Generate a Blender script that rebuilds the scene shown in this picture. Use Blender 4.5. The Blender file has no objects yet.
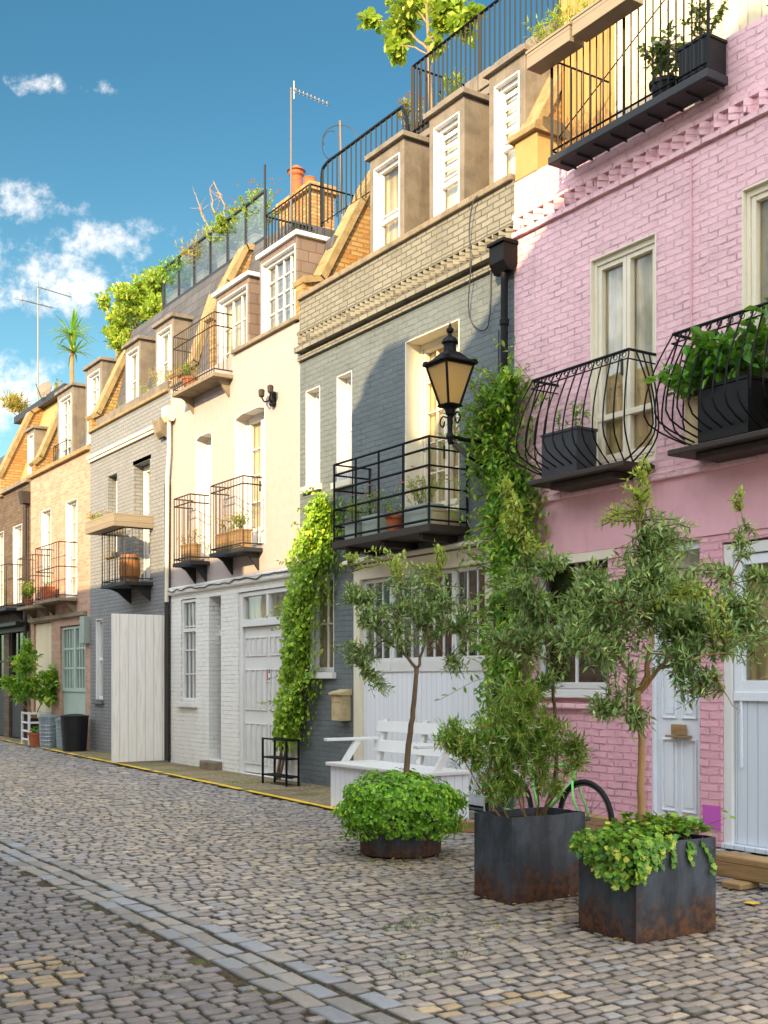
import bpy, math, random
from math import sin, cos, tan, pi, radians, sqrt
from mathutils import Vector as V, Matrix
R = random.Random(7)
sc = bpy.context.scene
col = sc.collection
W = 8.44            # x of the house fronts; the street runs along +y, camera at the origin 1.55 m up
TH = math.atan(754/1150.0)
FW = V((sin(TH), cos(TH), 0)); RT = V((cos(TH), -sin(TH), 0))

# ------------------------------------------------------------------ mesh builder
class MB:
    def __init__(s): s.v = []; s.f = []; s.m = []
    def face(s, pts, m=0):
        n = len(s.v); s.v += [tuple(p) for p in pts]; s.f.append(tuple(range(n, n+len(pts)))); s.m.append(m); return s
    def add(s, vs, fs, m=0):
        n = len(s.v); s.v += [tuple(p) for p in vs]
        for f in fs: s.f.append(tuple(i+n for i in f)); s.m.append(m)
        return s
    def box(s, x0, x1, y0, y1, z0, z1, m=0):
        x0,x1 = min(x0,x1),max(x0,x1); y0,y1 = min(y0,y1),max(y0,y1); z0,z1 = min(z0,z1),max(z0,z1)
        return s.add([(x0,y0,z0),(x1,y0,z0),(x1,y1,z0),(x0,y1,z0),(x0,y0,z1),(x1,y0,z1),(x1,y1,z1),(x0,y1,z1)],
            [(0,3,2,1),(4,5,6,7),(0,1,5,4),(1,2,6,5),(2,3,7,6),(3,0,4,7)], m)
    def prism(s, prof, a, b, axis='y', m=0):
        # prof: list of 2-D points (x,z for axis y / y,z for axis x / x,y for axis z)
        def P(p, t):
            return (p[0],t,p[1]) if axis=='y' else ((t,p[0],p[1]) if axis=='x' else (p[0],p[1],t))
        n = len(prof); vs = [P(p,a) for p in prof]+[P(p,b) for p in prof]
        fs = [tuple(range(n)), tuple(range(2*n-1,n-1,-1))]+[(i,(i+1)%n+0,(i+1)%n+n,i+n) for i in range(n)]
        return s.add(vs, fs, m)
    def tube(s, pts, r, n=6, m=0, cap=True):
        pts = [V(p) for p in pts]; k = len(pts)
        rr = r if isinstance(r,(list,tuple)) else [r]*k
        base = len(s.v); up = V((0,0,1)); prev = None
        for i,p in enumerate(pts):
            d = (pts[min(i+1,k-1)]-pts[max(i-1,0)])
            if d.length < 1e-9: d = V((0,0,1))
            d.normalize()
            if prev is None:
                a = d.cross(up if abs(d.z) < .95 else V((1,0,0))).normalized()
            else:
                a = prev - d*prev.dot(d)
                if a.length < 1e-6: a = d.cross(V((1,0,0)))
                a.normalize()
            prev = a; b = d.cross(a)
            for j in range(n):
                t = 2*pi*j/n; q = p + (a*cos(t)+b*sin(t))*rr[i]; s.v.append((q.x,q.y,q.z))
        for i in range(k-1):
            for j in range(n):
                s.f.append((base+i*n+j, base+i*n+(j+1)%n, base+(i+1)*n+(j+1)%n, base+(i+1)*n+j)); s.m.append(m)
        if cap:
            s.f.append(tuple(base+j for j in range(n-1,-1,-1))); s.m.append(m)
            s.f.append(tuple(base+(k-1)*n+j for j in range(n))); s.m.append(m)
        return s
    def lathe(s, prof, c=(0,0,0), n=20, m=0, sq=False):
        base = len(s.v); k = len(prof)
        for (r,z) in prof:
            for j in range(n):
                t = 2*pi*(j+.5)/n; s.v.append((c[0]+r*cos(t), c[1]+r*sin(t), c[2]+z))
        for i in range(k-1):
            for j in range(n):
                s.f.append((base+i*n+j, base+i*n+(j+1)%n, base+(i+1)*n+(j+1)%n, base+(i+1)*n+j)); s.m.append(m)
        s.f.append(tuple(base+j for j in range(n-1,-1,-1))); s.m.append(m)
        s.f.append(tuple(base+(k-1)*n+j for j in range(n))); s.m.append(m)
        return s
    def bar(s, a, b, w=.014, m=0):
        return s.tube([a,b], w*.6, 4, m)
    def build(s, name, mats, parent=None, bev=0, smooth=False, loc=None):
        org = V(parent['_o']) if parent is not None else V((0,0,0))
        if loc is not None: org = V(loc)
        me = bpy.data.meshes.new(name)
        me.from_pydata([(x-org.x,y-org.y,z-org.z) for x,y,z in s.v], [], s.f)
        if not isinstance(mats,(list,tuple)): mats = [mats]
        for m in mats: me.materials.append(m)
        if len(mats) > 1: me.polygons.foreach_set('material_index', s.m)
        if smooth: me.polygons.foreach_set('use_smooth', [True]*len(s.f))
        me.update()
        o = bpy.data.objects.new(name, me); col.objects.link(o)
        if parent is not None: o.parent = parent
        elif loc is not None: o.location = org
        o['_o'] = tuple(org)
        if bev:
            md = o.modifiers.new('bevel','BEVEL'); md.width = bev; md.segments = 2; md.limit_method = 'ANGLE'; md.angle_limit = radians(40)
        return o

def tag(o, label=None, cat=None, group=None, kind=None):
    if label: o['label'] = label
    if cat: o['category'] = cat
    if group: o['group'] = group
    if kind: o['kind'] = kind
    return o
def thing(name, loc, label, cat, group=None, local=True, rz=0):
    """an Empty at the thing's base; local=True means its parts are built in local coordinates"""
    o = bpy.data.objects.new(name, None); col.objects.link(o); o.location = loc; o.rotation_euler[2] = rz
    o.empty_display_size = .2
    o['_o'] = (0,0,0) if local else tuple(loc)
    return tag(o, label, cat, group)
def copy_tree(o, parent=None):
    c = o.copy(); col.objects.link(c)
    if parent is not None: c.parent = parent
    for ch in list(o.children): copy_tree(ch, c)
    return c

# ------------------------------------------------------------------ materials
def srgb(r,g,b):
    f = lambda c: (c/255/12.92 if c/255 <= .04045 else ((c/255+.055)/1.055)**2.4)
    return (f(r),f(g),f(b),1)
class NT:
    def __init__(s, name):
        s.mat = bpy.data.materials.new(name); s.mat.use_nodes = True
        s.t = s.mat.node_tree; s.n = s.t.nodes; s.n.clear()
        s.out = s.n.new('ShaderNodeOutputMaterial')
    def new(s, typ, **kw):
        n = s.n.new(typ)
        for k,v in kw.items(): setattr(n,k,v)
        return n
    def link(s, a, b): s.t.links.new(a,b)
    def val(s, sock, v):
        if hasattr(v,'is_linked') or isinstance(v,bpy.types.NodeSocket): s.link(v,sock)
        else: sock.default_value = v
    def math(s, op, a, b=0, clamp=False):
        n = s.new('ShaderNodeMath', operation=op); n.use_clamp = clamp
        s.val(n.inputs[0],a); s.val(n.inputs[1],b); return n.outputs[0]
    def mix(s, f, a, b, mode='MIX'):
        n = s.new('ShaderNodeMix', data_type='RGBA', blend_type=mode)
        s.val(n.inputs[0],f); s.val(n.inputs[6],a); s.val(n.inputs[7],b); return n.outputs[2]
    def ramp(s, f, lo, hi):
        n = s.new('ShaderNodeMapRange'); n.interpolation_type = 'SMOOTHSTEP'
        s.val(n.inputs[0],f); n.inputs[1].default_value = lo; n.inputs[2].default_value = hi; return n.outputs[0]
    def noise(s, vec, scale, detail=3, rough=.55, dist=0):
        n = s.new('ShaderNodeTexNoise'); s.link(vec, n.inputs['Vector'])
        n.inputs['Scale'].default_value = scale; n.inputs['Detail'].default_value = detail
        n.inputs['Roughness'].default_value = rough; n.inputs['Distortion'].default_value = dist
        return n.outputs[0]
    def obj(s): return s.new('ShaderNodeTexCoord').outputs['Object']
    def sepz(s, vec):
        n = s.new('ShaderNodeSeparateXYZ'); s.link(vec,n.inputs[0]); return n.outputs
    def scalev(s, vec, sv):
        n = s.new('ShaderNodeVectorMath', operation='MULTIPLY'); s.link(vec,n.inputs[0]); n.inputs[1].default_value = sv; return n.outputs[0]
    def bump(s, h, strength=.5, dist=.01, normal=None):
        n = s.new('ShaderNodeBump'); s.link(h,n.inputs['Height']); n.inputs['Strength'].default_value = strength
        n.inputs['Distance'].default_value = dist
        if normal is not None: s.link(normal,n.inputs['Normal'])
        return n.outputs[0]
    def pbsdf(s, color, rough=.7, spec=.3, metal=0, normal=None):
        p = s.new('ShaderNodeBsdfPrincipled')
        s.val(p.inputs['Base Color'],color); s.val(p.inputs['Roughness'],rough)
        p.inputs['Specular IOR Level'].default_value = spec; p.inputs['Metallic'].default_value = metal
        if normal is not None: s.link(normal,p.inputs['Normal'])
        s.link(p.outputs[0], s.out.inputs[0]); return p

def c4(c, k=1): return (c[0]*k, c[1]*k, c[2]*k, 1)

def brick_mat(name, base, var=.18, mortar=None, mort_w=.010, bump=.6, dist=.012, dirt=.35, second=None, bw=.225, rh=.075, rough=.75, wob=.012, joint=.6):
    t = NT(name); o = t.obj(); s = t.sepz(o)
    u = t.math('ADD', s[1], t.math('MULTIPLY', s[0], 1.0))
    cx = t.new('ShaderNodeCombineXYZ'); t.link(u,cx.inputs[0]); t.link(s[2],cx.inputs[1])
    nz = t.new('ShaderNodeTexNoise'); t.link(o,nz.inputs['Vector']); nz.inputs['Scale'].default_value = 5.0; nz.inputs['Detail'].default_value = 3
    wv = t.new('ShaderNodeVectorMath', operation='MULTIPLY_ADD'); t.link(nz.outputs[1],wv.inputs[0]); wv.inputs[1].default_value = (wob,wob,wob); t.link(cx.outputs[0],wv.inputs[2])
    b = t.new('ShaderNodeTexBrick'); t.link(wv.outputs[0],b.inputs['Vector'])
    b.inputs['Scale'].default_value = 1; b.inputs['Brick Width'].default_value = bw; b.inputs['Row Height'].default_value = rh
    b.inputs['Mortar Size'].default_value = mort_w; b.inputs['Mortar Smooth'].default_value = .35; b.inputs['Bias'].default_value = 0
    sec = second or c4(base, 1-var)
    b.inputs['Color1'].default_value = base; b.inputs['Color2'].default_value = sec
    b.inputs['Mortar'].default_value = mortar or c4(base, .8)
    n1 = t.noise(o, 2.2, 5, .6); n2 = t.noise(o, 14, 4, .6); n3 = t.noise(t.scalev(o,(2,2,.35)), 3.0, 4, .6)
    c = t.mix(t.math('MULTIPLY', t.ramp(n1,.42,.75), dirt), b.outputs[0], c4(base,.55))
    c = t.mix(t.math('MULTIPLY', t.ramp(n2,.5,.75), dirt*.5), c, c4(base,1.12))
    c = t.mix(t.math('MULTIPLY', t.ramp(n3,.55,.8), dirt*.8), c, c4(base,.5))
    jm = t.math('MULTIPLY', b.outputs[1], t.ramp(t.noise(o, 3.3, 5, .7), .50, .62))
    c = t.mix(t.math('MULTIPLY', jm, joint), c, c4(base,.42))  # shadow dashes of the open joints painted into the brick colour
    hgt = t.math('ADD', t.math('MULTIPLY', b.outputs[1], -1.0), t.math('ADD', t.math('MULTIPLY', n2, .5), t.math('MULTIPLY', t.noise(o,45,3),.22)))
    t.pbsdf(c, rough, .25, 0, t.bump(hgt, bump, dist)); return t.mat

def plain_mat(name, base, rough=.6, var=.15, scale=6, bump=.15, dist=.004, spec=.3, metal=0, streak=0, dark=None, stretch=(1,1,1)):
    t = NT(name); o = t.obj(); ov = t.scalev(o, stretch)
    n1 = t.noise(ov, scale, 5, .6); n2 = t.noise(ov, scale*7, 4, .6)
    c = t.mix(t.math('MULTIPLY', t.ramp(n1,.38,.72), 1.0), base, dark or c4(base,1-var))
    c = t.mix(t.math('MULTIPLY', t.ramp(n2,.5,.8), .6), c, c4(base,1-var*.8))
    if streak:
        n3 = t.noise(t.scalev(o,(9,9,.5)), 1.6, 4, .65)
        c = t.mix(t.math('MULTIPLY', t.ramp(n3,.5,.78), streak), c, c4(base,.45))
    t.pbsdf(c, rough, spec, metal, t.bump(t.math('ADD',n2,t.math('MULTIPLY',n1,.6)), bump, dist) if bump else None); return t.mat

def board_mat(name, base, pitch=.12, axis=1, dark=.55, var=.25, rough=.6, groove=.6, grain=None, horiz=False):
    """vertical boards: grooves every `pitch` along x+y, streaky grain, per-board tone"""
    t = NT(name); o = t.obj(); s = t.sepz(o)
    u = s[2] if horiz else t.math('ADD', s[0], s[1])
    q = t.math('DIVIDE', u, pitch); fr = t.math('FRACT', q); fl = t.math('FLOOR', q)
    edge = t.math('MINIMUM', fr, t.math('SUBTRACT', 1.0, fr))
    g = t.ramp(edge, 0, .07)
    wn = t.new('ShaderNodeTexWhiteNoise', noise_dimensions='1D'); t.link(fl, wn.inputs['W'])
    st = (1,1,14) if horiz else (14,14,.8)
    gr = t.noise(t.scalev(o,st), 2.2, 5, .65)
    c = t.mix(t.math('MULTIPLY', t.ramp(gr,.35,.75), .8), base, grain or c4(base,1-var))
    c = t.mix(t.math('MULTIPLY', wn.outputs[0], .5), c, c4(base,1-var))
    c = t.mix(t.math('MULTIPLY', t.math('SUBTRACT',1.0,g), groove), c, c4(base,dark*.5))
    t.pbsdf(c, rough, .3, 0, t.bump(t.math('ADD', g, t.math('MULTIPLY', gr, .25)), .6, .006)); return t.mat

def leaf_mat(name, a, b, c=None, rough=.42, trans=.35, spec=.45):
    t = NT(name); g = t.new('ShaderNodeNewGeometry')
    r = g.outputs['Random Per Island']
    ramp = t.new('ShaderNodeValToRGB'); t.link(r, ramp.inputs[0])
    e = ramp.color_ramp.elements; e[0].position = 0; e[0].color = a; e[1].position = .8; e[1].color = b
    if c: x = e.new(1.0); x.color = c
    p = t.new('ShaderNodeBsdfPrincipled'); t.link(ramp.outputs[0],p.inputs['Base Color']); p.inputs['Roughness'].default_value = rough
    p.inputs['Specular IOR Level'].default_value = spec
    tr = t.new('ShaderNodeBsdfTranslucent')
    hs = t.mix(.5, ramp.outputs[0], (.42,.5,.06,1), 'MIX'); t.link(hs,tr.inputs[0])
    m = t.new('ShaderNodeMixShader'); m.inputs[0].default_value = trans
    t.link(p.outputs[0],m.inputs[1]); t.link(tr.outputs[0],m.inputs[2]); t.link(m.outputs[0],t.out.inputs[0]); return t.mat

def glass_mat(name, tint=(.95,.97,.96,1), refl=1.0):
    t = NT(name)
    fr = t.new('ShaderNodeFresnel'); gm = t.new('ShaderNodeNewGeometry')
    t.link(t.math('ADD', 1.6, t.math('MULTIPLY', gm.outputs['Backfacing'], 1/1.6-1.6)), fr.inputs[0])   # same reflection on both faces of a thin pane
    o = t.obj(); nb = t.bump(t.noise(o, 1.7, 2), .12, .02)
    tr = t.new('ShaderNodeBsdfTransparent'); tr.inputs[0].default_value = tint
    gl = t.new('ShaderNodeBsdfGlossy'); gl.inputs['Roughness'].default_value = .015; t.link(nb, gl.inputs['Normal']); t.link(nb, fr.inputs['Normal'])
    m = t.new('ShaderNodeMixShader'); t.link(t.math('MULTIPLY', t.math('ADD',fr.outputs[0],.05), refl, True), m.inputs[0])
    t.link(tr.outputs[0],m.inputs[1]); t.link(gl.outputs[0],m.inputs[2]); t.link(m.outputs[0],t.out.inputs[0]); return t.mat

def curtain_mat(name, base, freq=38):
    t = NT(name); o = t.obj(); s = t.sepz(o)
    u = t.math('ADD', s[0], s[1])
    wv = t.math('SINE', t.math('ADD', t.math('MULTIPLY', u, freq), t.math('MULTIPLY', t.noise(o,1.5,2), 7)))
    c = t.mix(t.ramp(t.noise(t.scalev(o,(1,1,.3)),6,3),.35,.7), base, c4(base,.7))
    if freq: c = t.mix(t.math('MULTIPLY', t.ramp(wv,-.9,.7), .55), c, c4(base,.45))  # fold shading painted into the cloth colour as darker stripes
    t.pbsdf(c, .9, .1, 0, t.bump(wv, .5, .03)); return t.mat

M = {}
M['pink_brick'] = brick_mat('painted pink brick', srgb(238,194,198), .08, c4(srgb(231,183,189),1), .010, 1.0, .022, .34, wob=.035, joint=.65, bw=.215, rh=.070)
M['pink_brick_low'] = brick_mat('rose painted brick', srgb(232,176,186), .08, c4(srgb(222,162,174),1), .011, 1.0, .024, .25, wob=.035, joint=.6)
M['pink_render'] = plain_mat('pink render', srgb(226,174,182), .7, .12, 2.5, .25, .01, streak=.12)
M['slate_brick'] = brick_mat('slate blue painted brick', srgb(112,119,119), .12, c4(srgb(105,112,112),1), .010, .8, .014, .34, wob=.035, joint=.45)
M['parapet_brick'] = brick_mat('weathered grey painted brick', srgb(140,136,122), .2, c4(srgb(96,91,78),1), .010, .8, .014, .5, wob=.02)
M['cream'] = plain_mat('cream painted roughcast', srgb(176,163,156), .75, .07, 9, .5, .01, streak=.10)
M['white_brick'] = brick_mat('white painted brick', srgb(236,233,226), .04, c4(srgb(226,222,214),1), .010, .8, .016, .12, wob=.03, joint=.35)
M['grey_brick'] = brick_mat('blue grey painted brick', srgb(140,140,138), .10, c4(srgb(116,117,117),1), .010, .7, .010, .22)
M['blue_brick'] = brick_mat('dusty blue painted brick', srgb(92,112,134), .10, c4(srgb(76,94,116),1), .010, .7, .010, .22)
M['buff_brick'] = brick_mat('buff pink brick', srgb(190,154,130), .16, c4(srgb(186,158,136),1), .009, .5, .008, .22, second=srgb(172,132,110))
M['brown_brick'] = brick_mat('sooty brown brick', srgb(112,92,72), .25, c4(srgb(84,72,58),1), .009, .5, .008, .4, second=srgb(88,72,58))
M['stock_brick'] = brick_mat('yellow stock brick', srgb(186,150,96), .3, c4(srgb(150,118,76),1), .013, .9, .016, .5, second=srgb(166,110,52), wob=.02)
M['coping'] = plain_mat('weathered stone coping', srgb(140,126,104), .85, .35, 5, .5, .012, streak=.3)
M['ochre_coping'] = plain_mat('lichen covered coping', srgb(160,136,94), .85, .35, 6, .6, .015, streak=.25)
M['ochre_render'] = plain_mat('ochre render', srgb(180,146,92), .8, .12, 4, .3, .01, streak=.1)
M['lead'] = plain_mat('dull lead sheet', srgb(130,118,102), .65, .34, 4, .3, .01, streak=.6, spec=.35)
M['dark_lead'] = plain_mat('dark lead sheet', srgb(46,46,48), .55, .22, 3, .2, .01, streak=.25, spec=.35)
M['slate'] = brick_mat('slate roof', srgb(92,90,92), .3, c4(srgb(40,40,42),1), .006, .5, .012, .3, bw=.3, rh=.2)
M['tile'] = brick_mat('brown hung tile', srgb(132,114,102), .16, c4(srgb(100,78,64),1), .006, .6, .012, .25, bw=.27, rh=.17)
M['white_paint'] = plain_mat('white gloss paint', srgb(222,220,216), .42, .05, 3, .1, .003, streak=.05)
M['cool_white'] = plain_mat('cool white paint', srgb(226,230,236), .45, .05, 3, .1, .003, streak=.06)
M['cream_paint'] = plain_mat('cream paint', srgb(226,216,192), .5, .07, 3, .1, .003, streak=.07)
M['pale_blue_boards'] = board_mat('pale blue white boards', srgb(212,218,226), .115, var=.08, groove=.5)
M['white_boards'] = board_mat('white painted boards', srgb(234,236,240), .11, var=.06, groove=.35)
M['whitewash'] = board_mat('whitewashed timber', srgb(234,228,220), .165, var=.08, groove=.45, grain=srgb(212,198,182))
M['yellow_boards'] = board_mat('ochre timber boards', srgb(188,146,82), .13, var=.3, groove=.6, grain=srgb(166,108,40))
M['cream_boards'] = board_mat('cream timber boards', srgb(226,208,172), .16, var=.14, groove=.6)
M['sage_paint'] = plain_mat('sage green paint', srgb(168,184,172), .5, .1, 3, .1, .003, streak=.1)
M['black_paint'] = plain_mat('black paint', srgb(26,25,25), .45, .3, 4, .1, .003)
M['black_iron'] = plain_mat('black iron', srgb(14,14,15), .55, .3, 20, .25, .002, spec=.2)
M['brown_iron'] = plain_mat('brown weathered iron', srgb(56,46,38), .6, .3, 20, .25, .002, spec=.4)
M['zinc'] = plain_mat('galvanised steel', srgb(150,160,166), .42, .2, 6, .1, .003, metal=.55, spec=.5, stretch=(4,4,.6))
M['alu'] = plain_mat('aluminium', srgb(104,100,94), .4, .1, 9, 0, metal=.7)
M['black_plastic'] = plain_mat('black plastic', srgb(34,35,38), .45, .2, 5, .1, .003)
M['terracotta'] = plain_mat('terracotta', srgb(172,96,58), .8, .3, 7, .3, .006)
M['raw_wood'] = board_mat('raw timber', srgb(186,142,92), .3, var=.35, groove=.2, grain=srgb(140,98,58))
M['barrel_wood'] = board_mat('barrel oak', srgb(150,98,48), .07, var=.35, groove=.6, grain=srgb(128,78,34))
M['grey_wood'] = board_mat('weathered grey timber', srgb(152,138,116), .12, var=.3, groove=.4, horiz=True)
M['brown_wood'] = board_mat('tan deck timber', srgb(170,138,96), .115, var=.4, groove=.3, grain=srgb(120,82,44), horiz=True)
M['bark'] = plain_mat('grey brown bark', srgb(122,100,76), .9, .45, 12, .8, .008, stretch=(1,1,.25))
M['tan_bark'] = plain_mat('tan bark', srgb(168,132,88), .9, .35, 12, .7, .006, stretch=(1,1,.25))
M['twig'] = plain_mat('twig', srgb(104,86,62), .9, .3, 12, 0)
M['soil'] = plain_mat('soil', srgb(62,48,36), .95, .4, 14, .8, .02)
M['stone_trough'] = plain_mat('pale stone trough', srgb(176,164,140), .85, .22, 8, .5, .01, streak=.15)
M['sage_pot'] = plain_mat('sage glazed pot', srgb(150,160,148), .5, .15, 5, .1, .004)
M['grey_pot'] = plain_mat('slate grey planter', srgb(62,63,68), .6, .2, 5, .15, .004, streak=.2)
M['black_pot'] = plain_mat('black planter', srgb(20,20,22), .42, .2, 5, .1, .004)
M['tan_stone'] = plain_mat('tan stone', srgb(196,176,134), .85, .25, 8, .5, .01)
M['magenta'] = plain_mat('magenta paint', srgb(200,96,186), .6, .06, 5, .1, .004)
M['green_enamel'] = plain_mat('green enamel', srgb(140,214,120), .35, .08, 5, 0)
M['rubber'] = plain_mat('black rubber', srgb(30,30,31), .7, .2, 9, 0)
M['plaster'] = plain_mat('dim plaster', srgb(92,84,74), .9, .1, 3, 0)
M['glass'] = glass_mat('window glass')
M['clear_glass'] = glass_mat('balustrade glass', (.86,.92,.92,1), .9)
M['curtain_tan'] = curtain_mat('tan curtain', srgb(226,194,136))
M['curtain_grey'] = curtain_mat('grey curtain', srgb(142,136,126))
M['curtain_cream'] = curtain_mat('cream blind', srgb(226,214,190), 0)
M['dark_interior'] = curtain_mat('dark room', srgb(40,38,36), 0)  # flat dark sheet painted as the unlit room behind a window
M['curtain_green'] = curtain_mat('green blind', srgb(122,124,92), 20)
M['paper'] = plain_mat('notice paper', srgb(226,226,222), .7, .05, 9, 0)
M['red_ink'] = plain_mat('red print', srgb(196,60,60), .7, .05, 9, 0)
M['dark_ink'] = plain_mat('grey print', srgb(110,120,140), .7, .05, 9, 0)
M['lf_olive'] = leaf_mat('olive leaf', srgb(70,98,64), srgb(158,194,116), srgb(212,226,146), .36, .40)
M['lf_olive_tip'] = leaf_mat('young olive leaf', srgb(132,160,66), srgb(190,206,88), srgb(212,216,110), .45, .4)
M['lf_ivy'] = leaf_mat('variegated ivy leaf', srgb(64,112,40), srgb(128,176,52), srgb(220,220,96), .4, .25)
M['lf_dome'] = leaf_mat('ground cover leaf', srgb(70,124,32), srgb(138,196,44), srgb(190,224,70), .4, .28)
M['lf_creeper'] = leaf_mat('creeper leaf', srgb(68,124,36), srgb(138,186,54), srgb(204,214,76), .45, .35)
M['lf_wallivy'] = leaf_mat('wall ivy leaf', srgb(92,142,34), srgb(170,204,54), srgb(216,224,80), .4, .32)
M['lf_shrub'] = leaf_mat('narrow shrub leaf', srgb(70,120,46), srgb(150,190,78), srgb(204,220,116), .45, .32)
M['lf_hydr'] = leaf_mat('broad leaf', srgb(56,120,34), srgb(96,162,44), srgb(128,186,60), .35, .3)
M['lf_lime'] = leaf_mat('lime green leaf', srgb(110,146,40), srgb(168,186,56), srgb(206,206,84), .45, .4)
M['lf_dry'] = leaf_mat('dry grassy leaf', srgb(142,122,54), srgb(182,160,70), srgb(198,186,96), .6, .3)
M['lf_moss'] = leaf_mat('moss', srgb(64,84,34), srgb(96,118,46), None, .8, .2)
M['lf_dark'] = leaf_mat('dark leaf', srgb(50,82,40), srgb(88,118,50), srgb(140,146,62), .45, .28)
M['fl_pink'] = leaf_mat('pink petal', srgb(206,84,132), srgb(222,120,160), None, .6, .4)
M['fl_red'] = leaf_mat('dusky red petal', srgb(176,84,88), srgb(204,124,120), None, .6, .4)
M['fl_white'] = leaf_mat('white petal', srgb(232,228,222), srgb(240,236,230), None, .6, .3)
M['fl_orange'] = leaf_mat('orange petal', srgb(222,132,52), srgb(232,176,84), None, .6, .4)

def lamp_glass():
    t = NT('frosted lamp glass')
    a = t.new('ShaderNodeBsdfTranslucent'); a.inputs[0].default_value = srgb(255,214,128)
    b = t.new('ShaderNodeBsdfPrincipled'); b.inputs['Base Color'].default_value = srgb(246,216,150); b.inputs['Roughness'].default_value = .18
    m = t.new('ShaderNodeMixShader'); m.inputs[0].default_value = .35
    t.link(a.outputs[0],m.inputs[1]); t.link(b.outputs[0],m.inputs[2]); t.link(m.outputs[0],t.out.inputs[0]); return t.mat
M['lamp_glass'] = lamp_glass()

def steel_mat():
    t = NT('rusting dark steel'); o = t.obj(); s = t.sepz(o)
    n = t.noise(t.scalev(o,(1.6,1.6,.7)), 3.2, 6, .62, .6); n2 = t.noise(o, 22, 5, .65); n4 = t.noise(t.scalev(o,(3,3,.8)), 2.0, 5, .6)
    k = t.math('ADD', t.math('SUBTRACT', t.math('MULTIPLY', n, .62), s[2]), t.math('MULTIPLY', n2, .12))
    rust = t.ramp(k, .12, .33)
    spots = t.ramp(t.math('ADD', t.noise(o, 7, 5, .7), t.math('MULTIPLY', n2, .15)), .74, .80)
    rust = t.math('MAXIMUM', rust, t.math('MULTIPLY', spots, .8))
    st = t.mix(t.ramp(n4,.35,.7), srgb(36,44,52), srgb(68,78,88))
    st = t.mix(t.math('MULTIPLY', t.ramp(n2,.55,.75), .35), st, srgb(96,104,110))
    rc = t.mix(t.ramp(n2,.38,.62), srgb(52,36,28), srgb(92,60,40))
    c = t.mix(rust, st, rc)
    t.pbsdf(c, t.math('ADD', t.math('MULTIPLY', rust, .35), .48), .45, 0, t.bump(t.math('ADD',n2,t.math('MULTIPLY',rust,.5)), .35, .004)); return t.mat
M['steel'] = steel_mat()
# ------------------------------------------------------------------ facade builders (x = W is the street face)
def wall(parent, y0, y1, z0, z1, ops, mat, x=W, th=.34, name='wall', extra=None):
    ys = sorted({y0,y1,*[a for o in ops for a in o[:2] if y0 < a < y1]}); zs = sorted({z0,z1,*[a for o in ops for a in o[2:4] if z0 < a < z1]})
    def solid(i,j):
        if i < 0 or j < 0 or i >= len(ys)-1 or j >= len(zs)-1: return False
        cy = (ys[i]+ys[i+1])/2; cz = (zs[j]+zs[j+1])/2
        return not any(o[0] < cy < o[1] and o[2] < cz < o[3] for o in ops)
    m = MB(); xb = x+th
    for i in range(len(ys)-1):
        for j in range(len(zs)-1):
            if not solid(i,j): continue
            a,b,c,d = ys[i],ys[i+1],zs[j],zs[j+1]
            m.face([(x,a,c),(x,a,d),(x,b,d),(x,b,c)]); m.face([(xb,a,c),(xb,b,c),(xb,b,d),(xb,a,d)])
            if not solid(i-1,j): m.face([(x,a,c),(xb,a,c),(xb,a,d),(x,a,d)])
            if not solid(i+1,j): m.face([(x,b,c),(x,b,d),(xb,b,d),(xb,b,c)])
            if not solid(i,j-1): m.face([(x,a,c),(x,b,c),(xb,b,c),(xb,a,c)])
            if not solid(i,j+1): m.face([(x,a,d),(xb,a,d),(xb,b,d),(x,b,d)])
    if extra: extra(m)
    return m.build(name, [mat, M['plaster']], parent)

def body(m, y0, y1, ztop, x1=W+7):
    m.box(W+.36, x1, y0+.004, y0+.10, 0, ztop, 1); m.box(W+.36, x1, y1-.10, y1-.004, 0, ztop, 1)
    m.box(x1, x1+.2, y0+.004, y1-.004, 0, ztop, 1); m.box(W+1.1, W+1.2, y0+.1, y1-.1, 0, ztop, 1)

def sash(m, x, y0, y1, z0, z1, fw=.05, cols=2, rows=3, mw=.022, d=.05, mid=None):
    """frame and glazing bars standing proud of the pane at x"""
    m.box(x-d,x+.02,y0,y0+fw,z0,z1); m.box(x-d,x+.02,y1-fw,y1,z0,z1)
    m.box(x-d+.002,x+.018,y0+fw,y1-fw,z1-fw,z1); m.box(x-d+.002,x+.018,y0+fw,y1-fw,z0,z0+fw*1.4)
    for i in range(1,cols):
        y = y0+fw+(y1-y0-2*fw)*i/cols; m.box(x-d*.45,x+.012,y-mw/2,y+mw/2,z0+fw*1.4,z1-fw)
    for j in range(1,rows):
        z = z0+fw*1.4+(z1-z0-2.4*fw)*j/rows; m.box(x-d*.5,x+.010,y0+fw,y1-fw,z-mw/2,z+mw/2)
    if mid is not None:
        m.box(x-d*.85,x+.014,y0+fw,y1-fw,mid-.03,mid+.03)

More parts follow.
